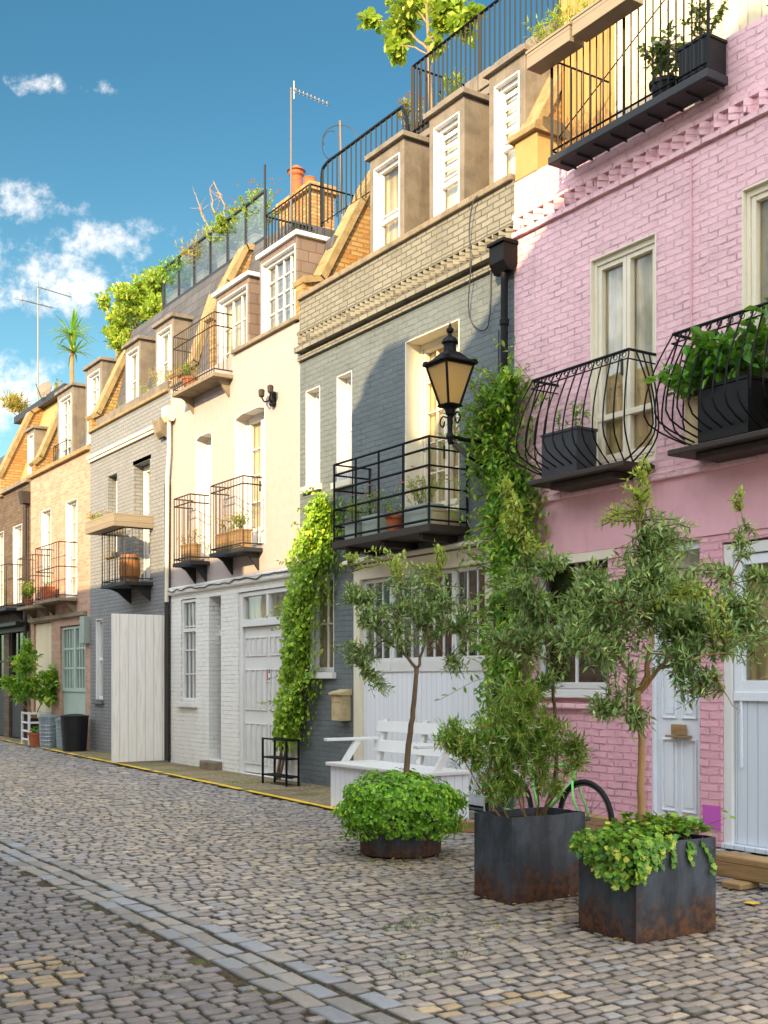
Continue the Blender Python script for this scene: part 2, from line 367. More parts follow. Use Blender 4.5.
def window(parent, y0, y1, z0, z1, rv=.16, cols=2, rows=4, frame='white_paint', blind='curtain_cream', sill=None, mid=None, line=None, fw=.05, leaves=1, name='window', x=W, bl_drop=0, arch=0):
    m = MB(); xp = x+rv
    if line:
        m.box(x-.004,xp-.05,y0+.001,y0+.016,z0,z1-.016); m.box(x-.004,xp-.05,y1-.016,y1-.001,z0,z1-.016); m.box(x-.004,xp-.05,y0+.001,y1-.001,z1-.016,z1-.001)
    wy = (y1-y0-.03)/leaves
    for k in range(leaves):
        sash(m, xp, y0+.015+wy*k, y0+.015+wy*(k+1), z0+.005, z1-.016, fw, cols, rows, mid=mid)
    w = m.build(name, M[frame], parent, bev=.004)
    MB().box(xp, xp+.006, y0+.02, y1-.02, z0+.02, z1-.03).build('pane', M['glass'], w)
    if blind:
        zb = z0+.02+(z1-z0)*bl_drop
        MB().box(xp+.05, xp+.06, y0+.004, y1-.004, zb, z1-.02).build('blind' if 'cream' in blind else 'curtain', M[blind], w)
    if sill: MB().box(x-.07, xp-.05, y0-.06, y1+.06, z0-.09, z0).build('sill', M[sill], w, bev=.008)
    return w

def glazed_door(parent, y0, y1, z0, z1, rv=.28, leaves=2, cols=1, rows=4, frame='cream_paint', blind='curtain_tan', line=True, zpan=.5, transom=None):
    m = MB(); xp = W+rv
    if line:
        m.box(W-.004,xp-.06,y0+.001,y0+.018,z0,z1-.018); m.box(W-.004,xp-.06,y1-.018,y1-.001,z0,z1-.018); m.box(W-.004,xp-.06,y0+.001,y1-.001,z1-.018,z1-.001)
    m.box(xp-.07,xp+.02,y0+.018,y0+.055,z0,z1-.018); m.box(xp-.07,xp+.02,y1-.055,y1-.018,z0,z1-.018); m.box(xp-.068,xp+.018,y0+.055,y1-.055,z1-.075,z1-.018)
    a,b = y0+.055,y1-.055; wy = (b-a)/leaves; zt = z1-.075
    if transom: m.box(xp-.06,xp+.018,a,b,transom-.03,transom+.03)
    for k in range(leaves):
        l0,l1 = a+wy*k+.003,a+wy*(k+1)-.003
        sash(m, xp, l0, l1, z0+zpan, zt, .05, cols, rows)
        m.box(xp-.035,xp+.01,l0,l1,z0,z0+zpan); m.box(xp-.05,xp-.03,l0+.06,l1-.06,z0+.09,z0+zpan-.03)
    w = m.build('glazed_door', M[frame], parent, bev=.004)
    MB().box(xp, xp+.006, a, b, z0+zpan, zt).build('pane', M['glass'], w)
    MB().box(xp+.04, xp+.05, y0+.02, y1-.02, z0+.02, z1-.02).build('curtain', M[blind], w)
    MB().box(xp-.075,xp-.055,(a+b)/2+.04,(a+b)/2+.06,z0+.95,z0+1.12).build('handle', M['brown_iron'], w)
    return w

def railing_mesh(m, y0, y1, p, z, h, pitch=.11, bw=.012, post=.02, x=W, mid=None):
    xf = x-p
    for zz in [z+h] + ([z+mid] if mid else []) + [z+.06]:
        m.bar((xf,y0,zz),(xf,y1,zz),post); m.bar((xf,y0,zz),(x,y0,zz),post); m.bar((xf,y1,zz),(x,y1,zz),post)
    n = max(2,int((y1-y0)/pitch))
    for i in range(n+1):
        y = y0+(y1-y0)*i/n; m.bar((xf,y,z),(xf,y,z+h),post if i in (0,n) else bw)
    k = max(1,int(p/pitch))
    for i in range(1,k+1):
        for y in (y0,y1): m.bar((x-p*i/(k+1),y,z+.06),(x-p*i/(k+1),y,z+h),bw)

def bar_balcony(parent, y0, y1, p, z, h, mat='black_iron', floor='dark_lead', pitch=.11, th=.07, mid=None, brackets=True):
    m = MB().box(W-p-.02, W-.002, y0-.03, y1+.03, z-th, z-.004)
    if brackets:
        for y in (y0+.12,y1-.12): m.prism([(W-.002,z-th-.001),(W-p*.8,z-th-.001),(W-p*.5,z-th-.06),(W-.002,z-th-.28)], y-.02, y+.02)
    b = m.build('balcony', M[floor], parent, bev=.006)
    r = MB(); railing_mesh(r, y0, y1, p, z, h, pitch, mid=mid); r.build('railing', M[mat], b)
    return b

def belly_balcony(parent, y0, y1, z, h, top_p=.36, bel=.22):
    m = MB().box(W-.44, W-.002, y0-.0, y1+.0, z-.065, z-.01)
    m.box(W-.34, W-.003, y0+.25, y1-.25, z-.13, z-.067)
    b = m.build('balcony', M['brown_iron'], parent, bev=.01)
    r = MB()
    def prof(t):      # t 0 bottom .. 1 top : outward offset of the rib
        if t < .42: return top_p*.45 + (top_p*.55+bel)*sin(min(1,t/.30)*pi/2)*1.0 if t < .30 else top_p + bel*cos((t-.30)/.7*pi*.5)
        return top_p + bel*cos((t-.30)/.7*pi*.5)*(1 if t < 1 else 0)
    ts = [0,.04,.09,.15,.22,.30,.40,.5,.6,.7,.8,.9,1]
    n = int(round((y1-y0)/.118))
    for i in range(n+1):
        y = y0+(y1-y0)*i/n
        fan = (i/n-.5)*2
        r.tube([(W-prof(t), y+fan*(prof(t)-top_p)*.7, z+h*t) for t in ts], .0085, 6)
    for ye,sg in ((y0,-1),(y1,1)):
        for k in range(1,4):
            x = W-top_p*k/4
            r.tube([(x, ye+sg*(prof(t)-top_p)*(.35+.9*k/4), z+h*t) for t in ts], .0085, 6)
    zt = z+h
    r.tube([(W,y0,zt),(W-top_p,y0,zt),(W-top_p,y1,zt),(W,y1,zt)], .016, 6)
    r.tube([(W,y0,zt-.09),(W-top_p-.02,y0,zt-.09),(W-top_p-.02,y1,zt-.09),(W,y1,zt-.09)], .008, 5)
    x = W-top_p*.47; r.tube([(W,y0+.05,z),(x,y0+.05,z),(x,y1-.05,z),(W,y1-.05,z)], .012, 5)
    # little scrolls between the top rails
    k = int((y1-y0)/.118)
    for i in range(k):
        yc = y0+(i+.5)*(y1-y0)/k
        r.tube([(W-top_p-.01, yc+.035*cos(a)*(1-a/16), zt-.045+.032*sin(a)*(1-a/16)) for a in [j*.7 for j in range(12)]], .0055, 4)
    r.build('railing', M['black_iron'], b)
    return b

def panel_leaf(m, x, y0, y1, z0, z1, grid_y, grid_z, d=.018):
    """solid leaf with raised fields"""
    m.box(x-.03,x+.03,y0,y1,z0,z1)
    for a,b in grid_y:
        for c,e in grid_z:
            ya,yb,za,zb = y0+(y1-y0)*a,y0+(y1-y0)*b,z0+(z1-z0)*c,z0+(z1-z0)*e
            w=.016
            m.box(x-.03-d,x-.031,ya,ya+w,za,zb); m.box(x-.03-d,x-.031,yb-w,yb,za,zb)
            m.box(x-.03-d+.001,x-.031,ya+w,yb-w,za,za+w); m.box(x-.03-d+.001,x-.031,ya+w,yb-w,zb-w,zb)
            m.box(x-.03-d*.5,x-.031,ya+.045,yb-.045,za+.045,zb-.045)

def dormer(parent, y0, y1, xf, z0, z1, ztop, cheek='lead', frame='white_paint', cols=2, rows=4, blind='curtain_cream', depth=1.0, cw=.10, cap=.06, mid=None, top_mat=None, zw0=None, slits=False, capmat=None):
    m = MB()
    zb = zw0 if zw0 is not None else z0
    m.box(xf, xf+depth, y0, y0+cw, z0, ztop); m.box(xf, xf+depth, y1-cw, y1, z0, ztop)
    m.box(xf+.001, xf+.14, y0+cw, y1-cw, z1, ztop-.002)
    if zb > z0: m.box(xf+.001, xf+.14, y0+cw, y1-cw, z0, zb)
    m.box(xf-cap, xf+depth+.3, y0-cap, y1+cap, ztop, ztop+.07, 1)
    m.box(xf+.30, xf+depth, y0+cw, y1-cw, z0, ztop-.004)
    d = m.build('dormer', [M[cheek], M[capmat or cheek]], parent, bev=.006)
    f = MB(); a,b = y0+cw,y1-cw; xp = xf+.12
    f.box(xf-.006,xp-.05,a+.001,a+.02,zb,z1-.02); f.box(xf-.006,xp-.05,b-.02,b-.001,zb,z1-.02); f.box(xf-.006,xp-.05,a+.001,b-.001,z1-.02,z1-.001)
    f.box(xf-.03,xp-.05,a+.021,b-.021,zb,zb+.05)
    sash(f, xp, a+.02, b-.02, zb+.05, z1-.02, .05, cols, rows, mid=mid)
    if slits:
        zz = (zb+.05+z1)/2+.1
        while zz < z1-.1: f.box(xp-.012,xp-.004,a+.07,b-.07,zz,zz+.06); zz += .14
    f.build('window_frame', M[frame], d, bev=.004)
    MB().box(xp, xp+.006, a+.02, b-.02, zb+.05, z1-.02).build('pane', M['glass'], d)
    MB().box(xp+.08, xp+.09, a+.01, b-.01, zb+.02, z1).build('blind', M[blind], d)
    return d

def roof(parent, y0, y1, ze, zt, xe=W+.35, xt=None, mat='slate', x1=W+7.2):
    xt = xt or xe+(zt-ze)*.52
    return MB().prism([(xe,ze-.4),(xe,ze),(xt,zt),(x1,zt),(x1,ze-.4)], y0, y1).build('roof', M[mat], parent)

def upstand(parent, y, th, prof, zlow, mat='stock_brick', cmat='ochre_coping', ct=.09, xb=None, over=.05):
    """sloped party wall above the roof: prof is the (x, z) run of its top edge"""
    xb = xb or prof[-1][0]
    poly = [(prof[0][0],zlow)]+list(prof)+[(xb,zlow)]
    w = MB().prism(poly, y-th/2, y+th/2).build('party_wall', M[mat], parent)
    up = []
    for i,(x,z) in enumerate(prof):
        a = V((prof[min(i+1,len(prof)-1)][0]-prof[max(i-1,0)][0], prof[min(i+1,len(prof)-1)][1]-prof[max(i-1,0)][1])).normalized()
        up.append((x-a.y*ct, z+a.x*ct))
    off = .004
    lo = [(x+(u[0]-x)*off/ct, z+(u[1]-z)*off/ct) for (x,z),u in zip(prof,up)]
    m = MB()
    for i in range(len(prof)-1):
        m.prism([lo[i],lo[i+1],up[i+1],up[i]], y-th/2-over, y+th/2+over)
    m.build('coping', M[cmat], w, bev=.012)
    return w

def dentils(m, y0, y1, z0, z1, p, pitch, m_i=0, x=W):
    """dog-tooth course: small three-sided bricks set at 45 degrees"""
    n = int((y1-y0)/pitch); pitch = (y1-y0)/n
    for i in range(n):
        a = y0+i*pitch+.006; b = a+pitch-.012; c = (a+b)/2
        m.add([(x+.02,a,z0),(x-p,c,z0),(x+.02,b,z0),(x+.02,a,z1),(x-p,c,z1),(x+.02,b,z1)], [(0,2,1),(3,4,5),(0,1,4,3),(1,2,5,4),(2,0,3,5)], m_i)

def house(y0, y1, label, name='mews_house'):
    h = thing(name, (W,(y0+y1)/2,0), label, 'house', 'terraced mews houses along the street', local=False)
    return h

# ------------------------------------------------------------------ foliage
def rnd_unit(rg):
    while True:
        v = V((rg.uniform(-1,1),rg.uniform(-1,1),rg.uniform(-1,1)))
        if .05 < v.length < 1: return v.normalized()
def leaf(m, p, d, n, L, w, shape='kite', fold=.18, mi=0):
    d = d.normalized(); s = d.cross(n)
    if s.length < 1e-4: s = d.cross(V((1,0,.3)))
    s.normalize(); n = s.cross(d)
    if shape == 'kite':
        q = p+d*L*.45+n*fold*w
        m.add([p, q+s*w*.5, p+d*L-n*L*.08, q-s*w*.5], [(0,1,2),(0,2,3)], mi)
    elif shape == 'oval':
        u = n*fold*w
        m.add([p, p+d*L*.28+s*w*.42+u, p+d*L*.62+s*w*.46+u, p+d*L-n*L*.12, p+d*L*.62-s*w*.46+u, p+d*L*.28-s*w*.42+u], [(0,1,2,3),(0,3,4,5)], mi)
    else:   # lobed ivy
        u = n*fold*w
        H = [(.02,.28),(.22,.52),(.40,.34),(.66,.44),(.78,.2)]
        vs = [p]+[p+d*L*a+s*w*b+u*b*2 for a,b in H]+[p+d*L]+[p+d*L*a-s*w*b+u*b*2 for a,b in reversed(H)]
        m.add(vs, [(0,1,2,3,4,5,6),(0,6,7,8,9,10,11)], mi)

def limb_nodes(limbs, step=.06):
    out = []
    for pts,r0,r1 in limbs:
        L = sum((V(pts[i+1])-V(pts[i])).length for i in range(len(pts)-1)); acc = 0
        for i in range(len(pts)-1):
            a,b = V(pts[i]),V(pts[i+1]); k = max(1,int((b-a).length/step))
            for j in range(k):
                t = j/k; out.append((a.lerp(b,t), (acc+(b-a).length*t)/L))
            acc += (b-a).length
    return out

def smooth_pts(pts, k=4, wob=0, rg=None):
    pts = [V(p) for p in pts]; out = []
    for i in range(len(pts)-1):
        p0,p1,p2,p3 = pts[max(i-1,0)],pts[i],pts[i+1],pts[min(i+2,len(pts)-1)]
        for j in range(k):
            t = j/k
            q = .5*((2*p1)+(p2-p0)*t+(2*p0-5*p1+4*p2-p3)*t*t+(3*p1-p0-3*p2+p3)*t**3)
            if wob and rg and (i or j): q = q+V((rg.gauss(0,wob),rg.gauss(0,wob),rg.gauss(0,wob*.5)))
            out.append(q)
    out.append(pts[-1]); return out

def sprays(wood, lf, nodes, blobs, rg, L, w, shape='kite', spray=.22, gap=.022, tmin=.35, droop=.0, r=.0035, updir=.3, ang=.75, mi=0, fold=.18, pack=1.4, minlf=5, both=True, shell=.45, mult=1.0):
    """twigs from the nearest limb out to points spread in the blobs, leaves along the last stretch of each twig"""
    for (c,rad,n) in blobs:
        n = int(n*mult)
        c = V(c); rad = V(rad) if isinstance(rad,(tuple,list)) else V((rad,rad,rad))
        for _ in range(n):
            u = rnd_unit(rg)*(rg.random()**shell); p = c+V((u.x*rad.x,u.y*rad.y,u.z*rad.z))
            best = min(nodes, key=lambda q: (q[0]-p).length + (0 if q[1] > tmin else .6) + max(0,(q[0].z-p.z))*.25*(1-droop))
            a = best[0]; d = p-a
            if d.length < .05: continue
            mid = a.lerp(p,.5)+V((rg.gauss(0,.03),rg.gauss(0,.03),abs(d.length)*.10*(1-2*droop)+rg.gauss(0,.02)))
            pts = [a, a.lerp(mid,.55)+V((0,0,.01)), mid, mid.lerp(p,.55)+V((0,0,.02*(1-droop))), p]
            wood.tube(pts, [r*1.6,r*1.4,r*1.2,r,r*.5], 3, cap=False)
            # leaves
            seg = [(pts[i],pts[i+1]) for i in range(4)]; tot = sum((b-a_).length for a_,b in seg); start = max(0,tot-spray*rg.uniform(.7,1.25))
            acc = 0; ph = rg.random()*6.28; nl = 0
            for a_,b in seg:
                l = (b-a_).length
                if l < 1e-5: continue
                k = 0; t0 = max(0,start-acc); dd = (b-a_)/l
                while t0+k*gap < l:
                    q = a_+dd*(t0+k*gap); ph += 2.0+rg.random()*.6
                    side = dd.cross(V((cos(ph),sin(ph),.2)))
                    if side.length < 1e-3: side = V((1,0,0))
                    side.normalize()
                    for sgn in ((1,-1) if both else (1,)):
                        ld = (dd*(1-ang)+side*sgn*ang+V((0,0,updir*rg.uniform(-.3,1)-droop))).normalized()
                        nn = (V((0,0,1))+rnd_unit(rg)*.7).normalized()
                        s = rg.uniform(.65,1.15); leaf(lf, q, ld, nn, L*s, w*s, shape, fold, mi)
                    k += 1
                acc += l
            leaf(lf, p, d.normalized(), V((0,0,1)), L, w, shape, fold, mi)

def leaf_mass(lf, pts_fn, n, rg, L, w, shape='oval', out=None, face=.7, down=.2, mi=0, fold=.15):
    """n leaves at points from pts_fn() -> (point, outward normal)"""
    for _ in range(n):
        p,nr = pts_fn()
        t = rnd_unit(rg); d = t - nr*t.dot(nr)
        d = d.normalized() + V((0,0,-down)) + nr*.25
        nn = (nr*face + rnd_unit(rg)*(1-face)).normalized()
        s = rg.uniform(.6,1.2); leaf(lf, p, d.normalized(), nn, L*s, w*s, shape, fold, mi)

def tuft(lf, base, n, rg, h, spread, L, w, shape='kite', mi=0, wood=None):
    """stems fanning out of a pot, leaves along each"""
    for _ in range(n):
        a = rg.random()*6.28; k = rg.random()**.6
        tip = V(base)+V((cos(a)*spread*k, sin(a)*spread*k, h*rg.uniform(.6,1.05)*(1-.35*k*k)))
        b = V(base)+V((cos(a)*spread*.15,sin(a)*spread*.15,0))
        mid = b.lerp(tip,.5)+V((0,0,h*.12))
        if wood is not None: wood.tube([b,mid,tip], [.003,.0025,.0012], 3, cap=False)
        for j in range(max(3,int((tip-b).length/(L*.42)))):
            t = rg.uniform(.2,1.0); q = b.lerp(mid,t*2) if t < .5 else mid.lerp(tip,t*2-1)
            d = (rnd_unit(rg)+V((cos(a)*.5,sin(a)*.5,.35))).normalized()
            s = rg.uniform(.6,1.15); leaf(lf, q, d, (V((0,0,1))+rnd_unit(rg)*.6).normalized(), L*s, w*s, shape, .15, mi)
# ================================================================== HOUSES
def coping_strip(parent, y0, y1, z, mat='coping', x0=W-.06, x1=W+.37, t=.08, name='coping'):
    return MB().box(x0,x1,y0,y1,z,z+t).build(name, M[mat], parent, bev=.015)

# ---------------------------------------------------------------- pink house
P0,P1 = 4.75,10.16
pink = house(P0,P1,'pink painted brick house with two bulging iron balconies and a dog-tooth cornice')
ops_up = [(7.99,8.92,3.72,5.96),(5.75,6.95,3.72,6.0)]
ops_lo = [(8.66,9.85,1.45,2.88),(7.44,8.10,.14,2.88),(5.15,7.18,.02,2.82)]
wall(pink,P0,P1,3.58,7.0,ops_up,M['pink_brick'],extra=lambda m: body(m,P0,P1,7.0))
wall(pink,P0,P1,0,2.9,ops_lo,M['pink_brick_low'])
wall(pink,P0,P1,2.9,3.50,[],M['pink_render'],x=W-.012,th=.352,name='render_band')
MB().box(W-.055,W+.34,P0,P1,3.50,3.58).build('string_course',M['pink_brick'],pink,bev=.015)
wall(pink,7.9,P1,7.0,7.22,[],M['pink_brick'],name='parapet',th=.3)
wall(pink,P0,7.5,7.0,7.46,[],M['pink_brick'],name='parapet',th=.3)
m = MB(); m.box(W-.045,W-.002,P0,P1,6.57,6.638); m.box(W-.04,W-.002,P0,P1,6.777,6.84)
dentils(m,P0,P1,6.64,6.775,.085,.165); m.build('cornice',M['pink_brick'],pink,bev=.006)
# timber sheathed attic behind the terrace
MB().box(W+.62,W+.7,9.12,10.06,7.0,9.55).build('timber_screen',M['yellow_boards'],pink)
sc_ = MB().box(W+.58,W+.66,P0,9.12,7.0,9.55).build('timber_screen',M['cream_boards'],pink)
m = MB()
for y in (9.07,8.3,7.5,6.7,5.9): m.box(W+.55,W+.579,y-.05,y+.05,7.0,9.5)
m.build('post',M['cream_paint'],sc_,bev=.006)
roof(pink,P0,P1,7.0,9.56,xe=W+.72,xt=W+.8,mat='dark_lead')
upstand(pink,10.2,.22,[(W+.22,7.72),(W+1.15,9.42),(W+3,9.45)],6.9,mat='stock_brick')
pr = MB().box(W-.01,W+.36,9.76,10.14,7.222,7.66).build('pier',M['ochre_render'],pink,bev=.01)
MB().prism([(W-.07,7.662),(W+.42,7.662),(W+.42,7.73),(W+.3,7.80),(W+.05,7.80),(W-.07,7.73)],9.70,10.18).build('pier_cap',M['ochre_coping'],pr,bev=.012)
# terrace slab and railing
tb = MB().box(W-.36,W-.07,7.04,9.18,6.97,7.05)
for k in range(9): tb.box(W-.30,W-.07,7.08+k*.245,7.10+k*.245,6.945,6.968)
tb = tb.build('balcony',M['dark_lead'],pink,bev=.008)
r = MB(); xr = W-.32
for z_ in (7.12,8.08): r.bar((xr,7.06,z_),(xr,9.16,z_),.022); r.bar((xr,9.16,z_),(W+.5,9.16,z_),.022)
for k in range(23):
    y = 7.06+2.10*k/22; r.bar((xr,y,7.05),(xr,y,8.08),.018 if k%11 else .035)
for k in range(1,6): r.bar((xr+.14*k,9.16,7.05),(xr+.14*k,9.16,8.08),.013)
r.bar((xr,9.1,7.2),(W+.5,8.3,8.6),.012)
r.build('railing',M['black_iron'],tb)
glazed_door(pink,7.99,8.92,3.72,5.96,rv=.11,leaves=2,rows=1,zpan=.10,blind='curtain_tan',transom=4.28,frame='cream_paint')
glazed_door(pink,5.75,6.95,3.72,6.0,rv=.11,leaves=2,rows=1,zpan=.10,blind='curtain_tan',transom=4.28,frame='cream_paint')
belly_balcony(pink,8.0,9.42,3.68,1.07)
belly_balcony(pink,5.6,7.44,3.68,1.07)
window(pink,8.66,9.85,1.45,2.88,rv=.13,cols=2,rows=1,blind='dark_interior',sill='white_paint',mid=2.12,frame='white_paint')  # its curtain is a dark sheet for the unlit room
MB().box(W-.02,W-.002,8.55,9.95,2.80,2.895).build('lintel',M['cream_paint'],pink,bev=.004)
MB().box(W-.05,W-.002,8.5,10.1,1.24,1.30).build('string_course',M['pink_brick'],pink,bev=.01)
m = MB(); panel_leaf(m,W+.12,7.48,8.06,.15,2.12,[(.12,.45),(.55,.88)],[(.06,.42),(.52,.93)])
m.box(W+.05,W+.16,7.441,7.478,.15,2.87); m.box(W+.05,W+.16,8.062,8.099,.15,2.87); m.box(W+.051,W+.158,7.478,8.062,2.122,2.20); m.box(W+.051,W+.158,7.478,8.062,2.80,2.87)
d_ = m.build('front_door',M['cool_white'],pink,bev=.004)
MB().box(W+.10,W+.106,7.478,8.062,2.2,2.8).build('fanlight',M['glass'],d_); MB().box(W+.2,W+.21,7.46,8.08,2.1,2.86).build('blind',M['curtain_cream'],d_)
lb = MB().box(W+.02,W+.07,7.66,7.82,1.02,1.12); lb.box(W+.0,W+.08,7.6,7.88,.995,1.015); lb.build('letter_shelf',M['brown_wood'],d_,bev=.005)
MB().box(W-.002+.0,W+.3,7.44,8.10,.02,.138).build('step',M['coping'],pink,bev=.01)
# garage of pale boards with glazed tops
m = MB(); m.box(W+.02,W+.12,7.08,7.178,.03,2.8); m.box(W+.02,W+.12,5.152,5.25,.03,2.8); m.box(W+.021,W+.119,5.25,7.08,2.70,2.8)
gd = m.build('garage_door',M['white_paint'],pink,bev=.004)
for k in range(3):
    a = 5.255+.608*k; b = a+.60; m = MB()
    MB().box(W+.06,W+.11,a,b,.05,1.40).build('door_boards',M['pale_blue_boards'],gd)
    sash(m,W+.09,a,b,1.42,2.69,.09,1,2,mid=None); m.box(W+.03,W+.058,a+.001,b-.001,1.36,1.44)
    m.box(W+.035,W+.0585,b-.09,b-.07,.75,1.37)
    m.build('door_frame',M['cool_white'],gd,bev=.003)
MB().box(W+.09,W+.096,5.27,7.06,1.46,2.66).build('pane',M['glass'],gd); MB().box(W+.2,W+.21,5.2,7.12,1.4,2.8).build('curtain',M['curtain_tan'],gd)
MB().box(W-.02,W+.14,5.16,7.17,.0,.045).build('threshold',M['pale_blue_boards'],gd,bev=.005)
MB().box(W-.006,W-.001,7.19,7.40,.16,.38).build('paint_patch',M['magenta'],pink)
# rainwater pipe at the joint with the slate house
m = MB(); m.tube([(W-.09,10.23,6.22),(W-.09,10.23,3.4),(W-.09,10.23,.1)],.042,10)
for z_ in (5.6,4.6,3.5,2.4,1.3): m.lathe([(.055,0),(.055,.07)],(W-.09,10.23,z_),10)
m.prism([(W-.2,6.5),(W-.0,6.5),(W-.0,6.3),(W-.06,6.2),(W-.13,6.2),(W-.2,6.3)],10.10,10.36)
m.box(W-.23,W-.0,10.08,10.38,6.5,6.54)
m.build('drainpipe',M['black_iron'],pink,bev=.006)
m = MB(); m.tube([(W-.02,6.98+.55,6.5),(W-.02,7.53,5.2),(W-.018,7.53,4.6)],.008,5); m.build('cable',M['pink_render'],pink)

# ---------------------------------------------------------------- slate house
D0,D1 = 10.16,15.18
dark = house(D0,D1,'slate blue painted brick house with black iron balcony and three attic dormers')
ops = [(14.58,15.0,4.42,5.86),(13.69,14.1,4.36,5.88),(11.2,12.37,3.42,5.95),(10.52,13.62,.02,3.14),(14.18,14.88,1.66,3.08)]
wall(dark,D0,D1,0,6.46,ops,M['slate_brick'],extra=lambda m: body(m,D0,D1,7.0))
wall(dark,D0,D1,6.46,7.25,[],M['parapet_brick'],name='parapet',x=W-.01)
m = MB(); m.box(W-.11,W-.012,D0,D1,6.45,6.53); m.box(W-.06,W-.012,D0,D1,6.72,6.78); m.box(W-.05,W-.002,D0,D1,6.33,6.40)
dentils(m,D0,D1,6.575,6.718,.07,.125,0,W-.01); m.build('cornice',M['parapet_brick'],dark,bev=.006)
coping_strip(dark,D0,D1,7.25,'coping')
window(dark,14.58,15.0,4.42,5.86,rv=.2,cols=1,rows=2,line=True,sill='cream_paint',blind='curtain_tan')
window(dark,13.69,14.1,4.36,5.88,rv=.2,cols=1,rows=2,line=True,sill='cream_paint',blind='curtain_tan')
glazed_door(dark,11.2,12.37,3.42,5.95,rv=.30,leaves=2,cols=2,rows=5,blind='curtain_tan',zpan=.35,frame='cream_paint')
# balcony of flat horizontal bars
B0,B1,bp,bz = 11.02,13.2,.58,3.42
m = MB().box(W-bp-.02,W-.003,B0-.03,B1+.03,bz-.12,bz-.03)
for y in (B0+.25,(B0+B1)/2,B1-.25): m.box(W-bp+.05,W-.003,y-.04,y+.04,bz-.20,bz-.122)
b_ = m.build('balcony',M['brown_iron'],dark,bev=.006)
r = MB(); xf = W-bp
for k,zz in enumerate([.02,.18,.40,.66,.86,1.0]):
    r.bar((xf,B0,bz+zz),(xf,B1,bz+zz),.026); r.bar((xf,B0,bz+zz),(W,B0,bz+zz),.02); r.bar((xf,B1,bz+zz),(W,B1,bz+zz),.02)
for k in range(5): y = B0+(B1-B0)*k/4; r.bar((xf,y,bz-.03),(xf,y,bz+1.0),.028)
for y in (B0,B1): r.bar((W-.02,y,bz-.03),(W-.02,y,bz+1.0),.026); r.bar((W-bp*.5,y,bz-.03),(W-bp*.5,y,bz+1.0),.018)
r.build('railing',M['black_iron'],b_)
# garage: glazed boarded leaves
m = MB(); G0,G1 = 10.52,13.62
m.box(W-.02,W+.14,G1-.16,G1-.001,.02,3.13); m.box(W-.02,W+.14,G0+.001,G0+.16,.02,3.13); m.box(W-.019,W+.139,G0+.16,G1-.16,2.93,3.13)
m.prism([(W-.14,3.15),(W-.001,3.15),(W-.001,3.24),(W-.14,3.19)],G0-.1,G1+.1)
gd = m.build('garage_door',M['cream_paint'],dark,bev=.005)
wl = (G1-G0-.32)/4
for k in range(4):
    a = G0+.16+wl*k+.004; b = a+wl-.008; m = MB(); m2 = MB()
    m.box(W+.05,W+.10,a,b,.05,1.78); sash(m2,W+.08,a,b,1.78,2.92,.045,3,2,.022,.03)
    m.box(W+.03,W+.049,a+.001,b-.001,.05,.19); m2.box(W+.03,W+.049,a+.001,b-.001,1.66,1.80)
    m.build('door_boards',M['white_boards'],gd); m2.build('door_frame',M['white_paint'],gd,bev=.003)
MB().box(W+.08,W+.086,G0+.18,G1-.18,1.84,2.88).build('pane',M['glass'],gd); MB().box(W+.25,W+.26,G0+.1,G1-.1,1.7,3.1).build('curtain',M['dark_interior'],gd)  # last part: dark sheet behind the panes for the unlit garage
window(dark,14.18,14.88,1.66,3.08,rv=.12,cols=2,rows=2,blind='curtain_tan',sill='white_paint',line=True)
m = MB().box(W-.16,W-.002,13.72,13.98,.98,1.34); m.prism([(W-.19,1.342),(W-.002,1.342),(W-.002,1.42),(W-.19,1.37)],13.69,14.01)
m.box(W-.168,W-.161,13.76,13.94,1.24,1.27); m.build('letter_box',M['tan_stone'],dark,bev=.008)
for (a,b) in ((12.84,13.69),(11.50,12.25),(10.33,11.0)):
    dormer(dark,a,b,W+.3,7.2,8.72,8.88,cheek='lead',cols=1,rows=2,mid=7.95,slits=(a<12.5),depth=1.15,zw0=7.3,blind='curtain_tan' if a>12.5 else 'curtain_cream')
roof(dark,D0,D1,7.2,9.20,xe=W+.95,xt=W+1.5,mat='slate')
MB().box(W+.36,W+1.0,D0+.004,D1-.004,7.0,7.1).build('gutter',M['dark_lead'],dark)
MB().box(W+.80,W+1.7,10.32,13.46,9.10,9.196).build('terrace_deck',M['lead'],dark,bev=.01)
upstand(dark,15.2,.24,[(W+.0,7.5),(W+.36,7.60),(9.7,9.3),(9.95,9.72),(12.5,9.75)],6.95)
t_ = MB().box(10.0,10.7,15.05,15.5,9.86,10.08).build('pier_block',M['ochre_coping'],dark,bev=.02)
r = MB(); xr = W+.85
for z_ in (9.32,10.25): r.bar((xr,10.35,z_),(xr,13.42,z_),.045); r.bar((xr,13.42,z_),(xr+1.2,13.42,z_),.03)
for k in range(31):
    y = 10.35+3.07*k/30; r.bar((xr,y,9.2),(xr,y,10.25),.026 if k%15 else .06)
for k in range(1,10): r.bar((xr+.12*k,13.42,9.2),(xr+.12*k,13.42,10.25),.024)
r.build('terrace_railing',M['black_iron'],dark)
m = MB()
for k in range(4): m.box(W+.82,W+.98,10.4+k*.62,10.94+k*.62,9.24,9.46)
m.build('terrace_kerb',M['lead'],dark,bev=.01)
r = MB()     # hand rail with curled end above the party wall
xr = W+1.0
r.tube(smooth_pts([(xr,16.25,8.95),(xr,16.25,9.75),(xr,16.1,9.92),(xr,15.6,9.93),(xr,14.1,9.93),(xr,13.9,9.9),(xr,13.8,9.7),(xr,13.78,9.45)],4),.026,6)
for k in range(17): y = 13.9+2.3*k/16; r.bar((xr,y,8.95),(xr,y,9.92),.022)
r.bar((xr,13.9,9.0),(xr,16.25,9.0),.018)
r.build('hand_rail',M['black_iron'],dark)
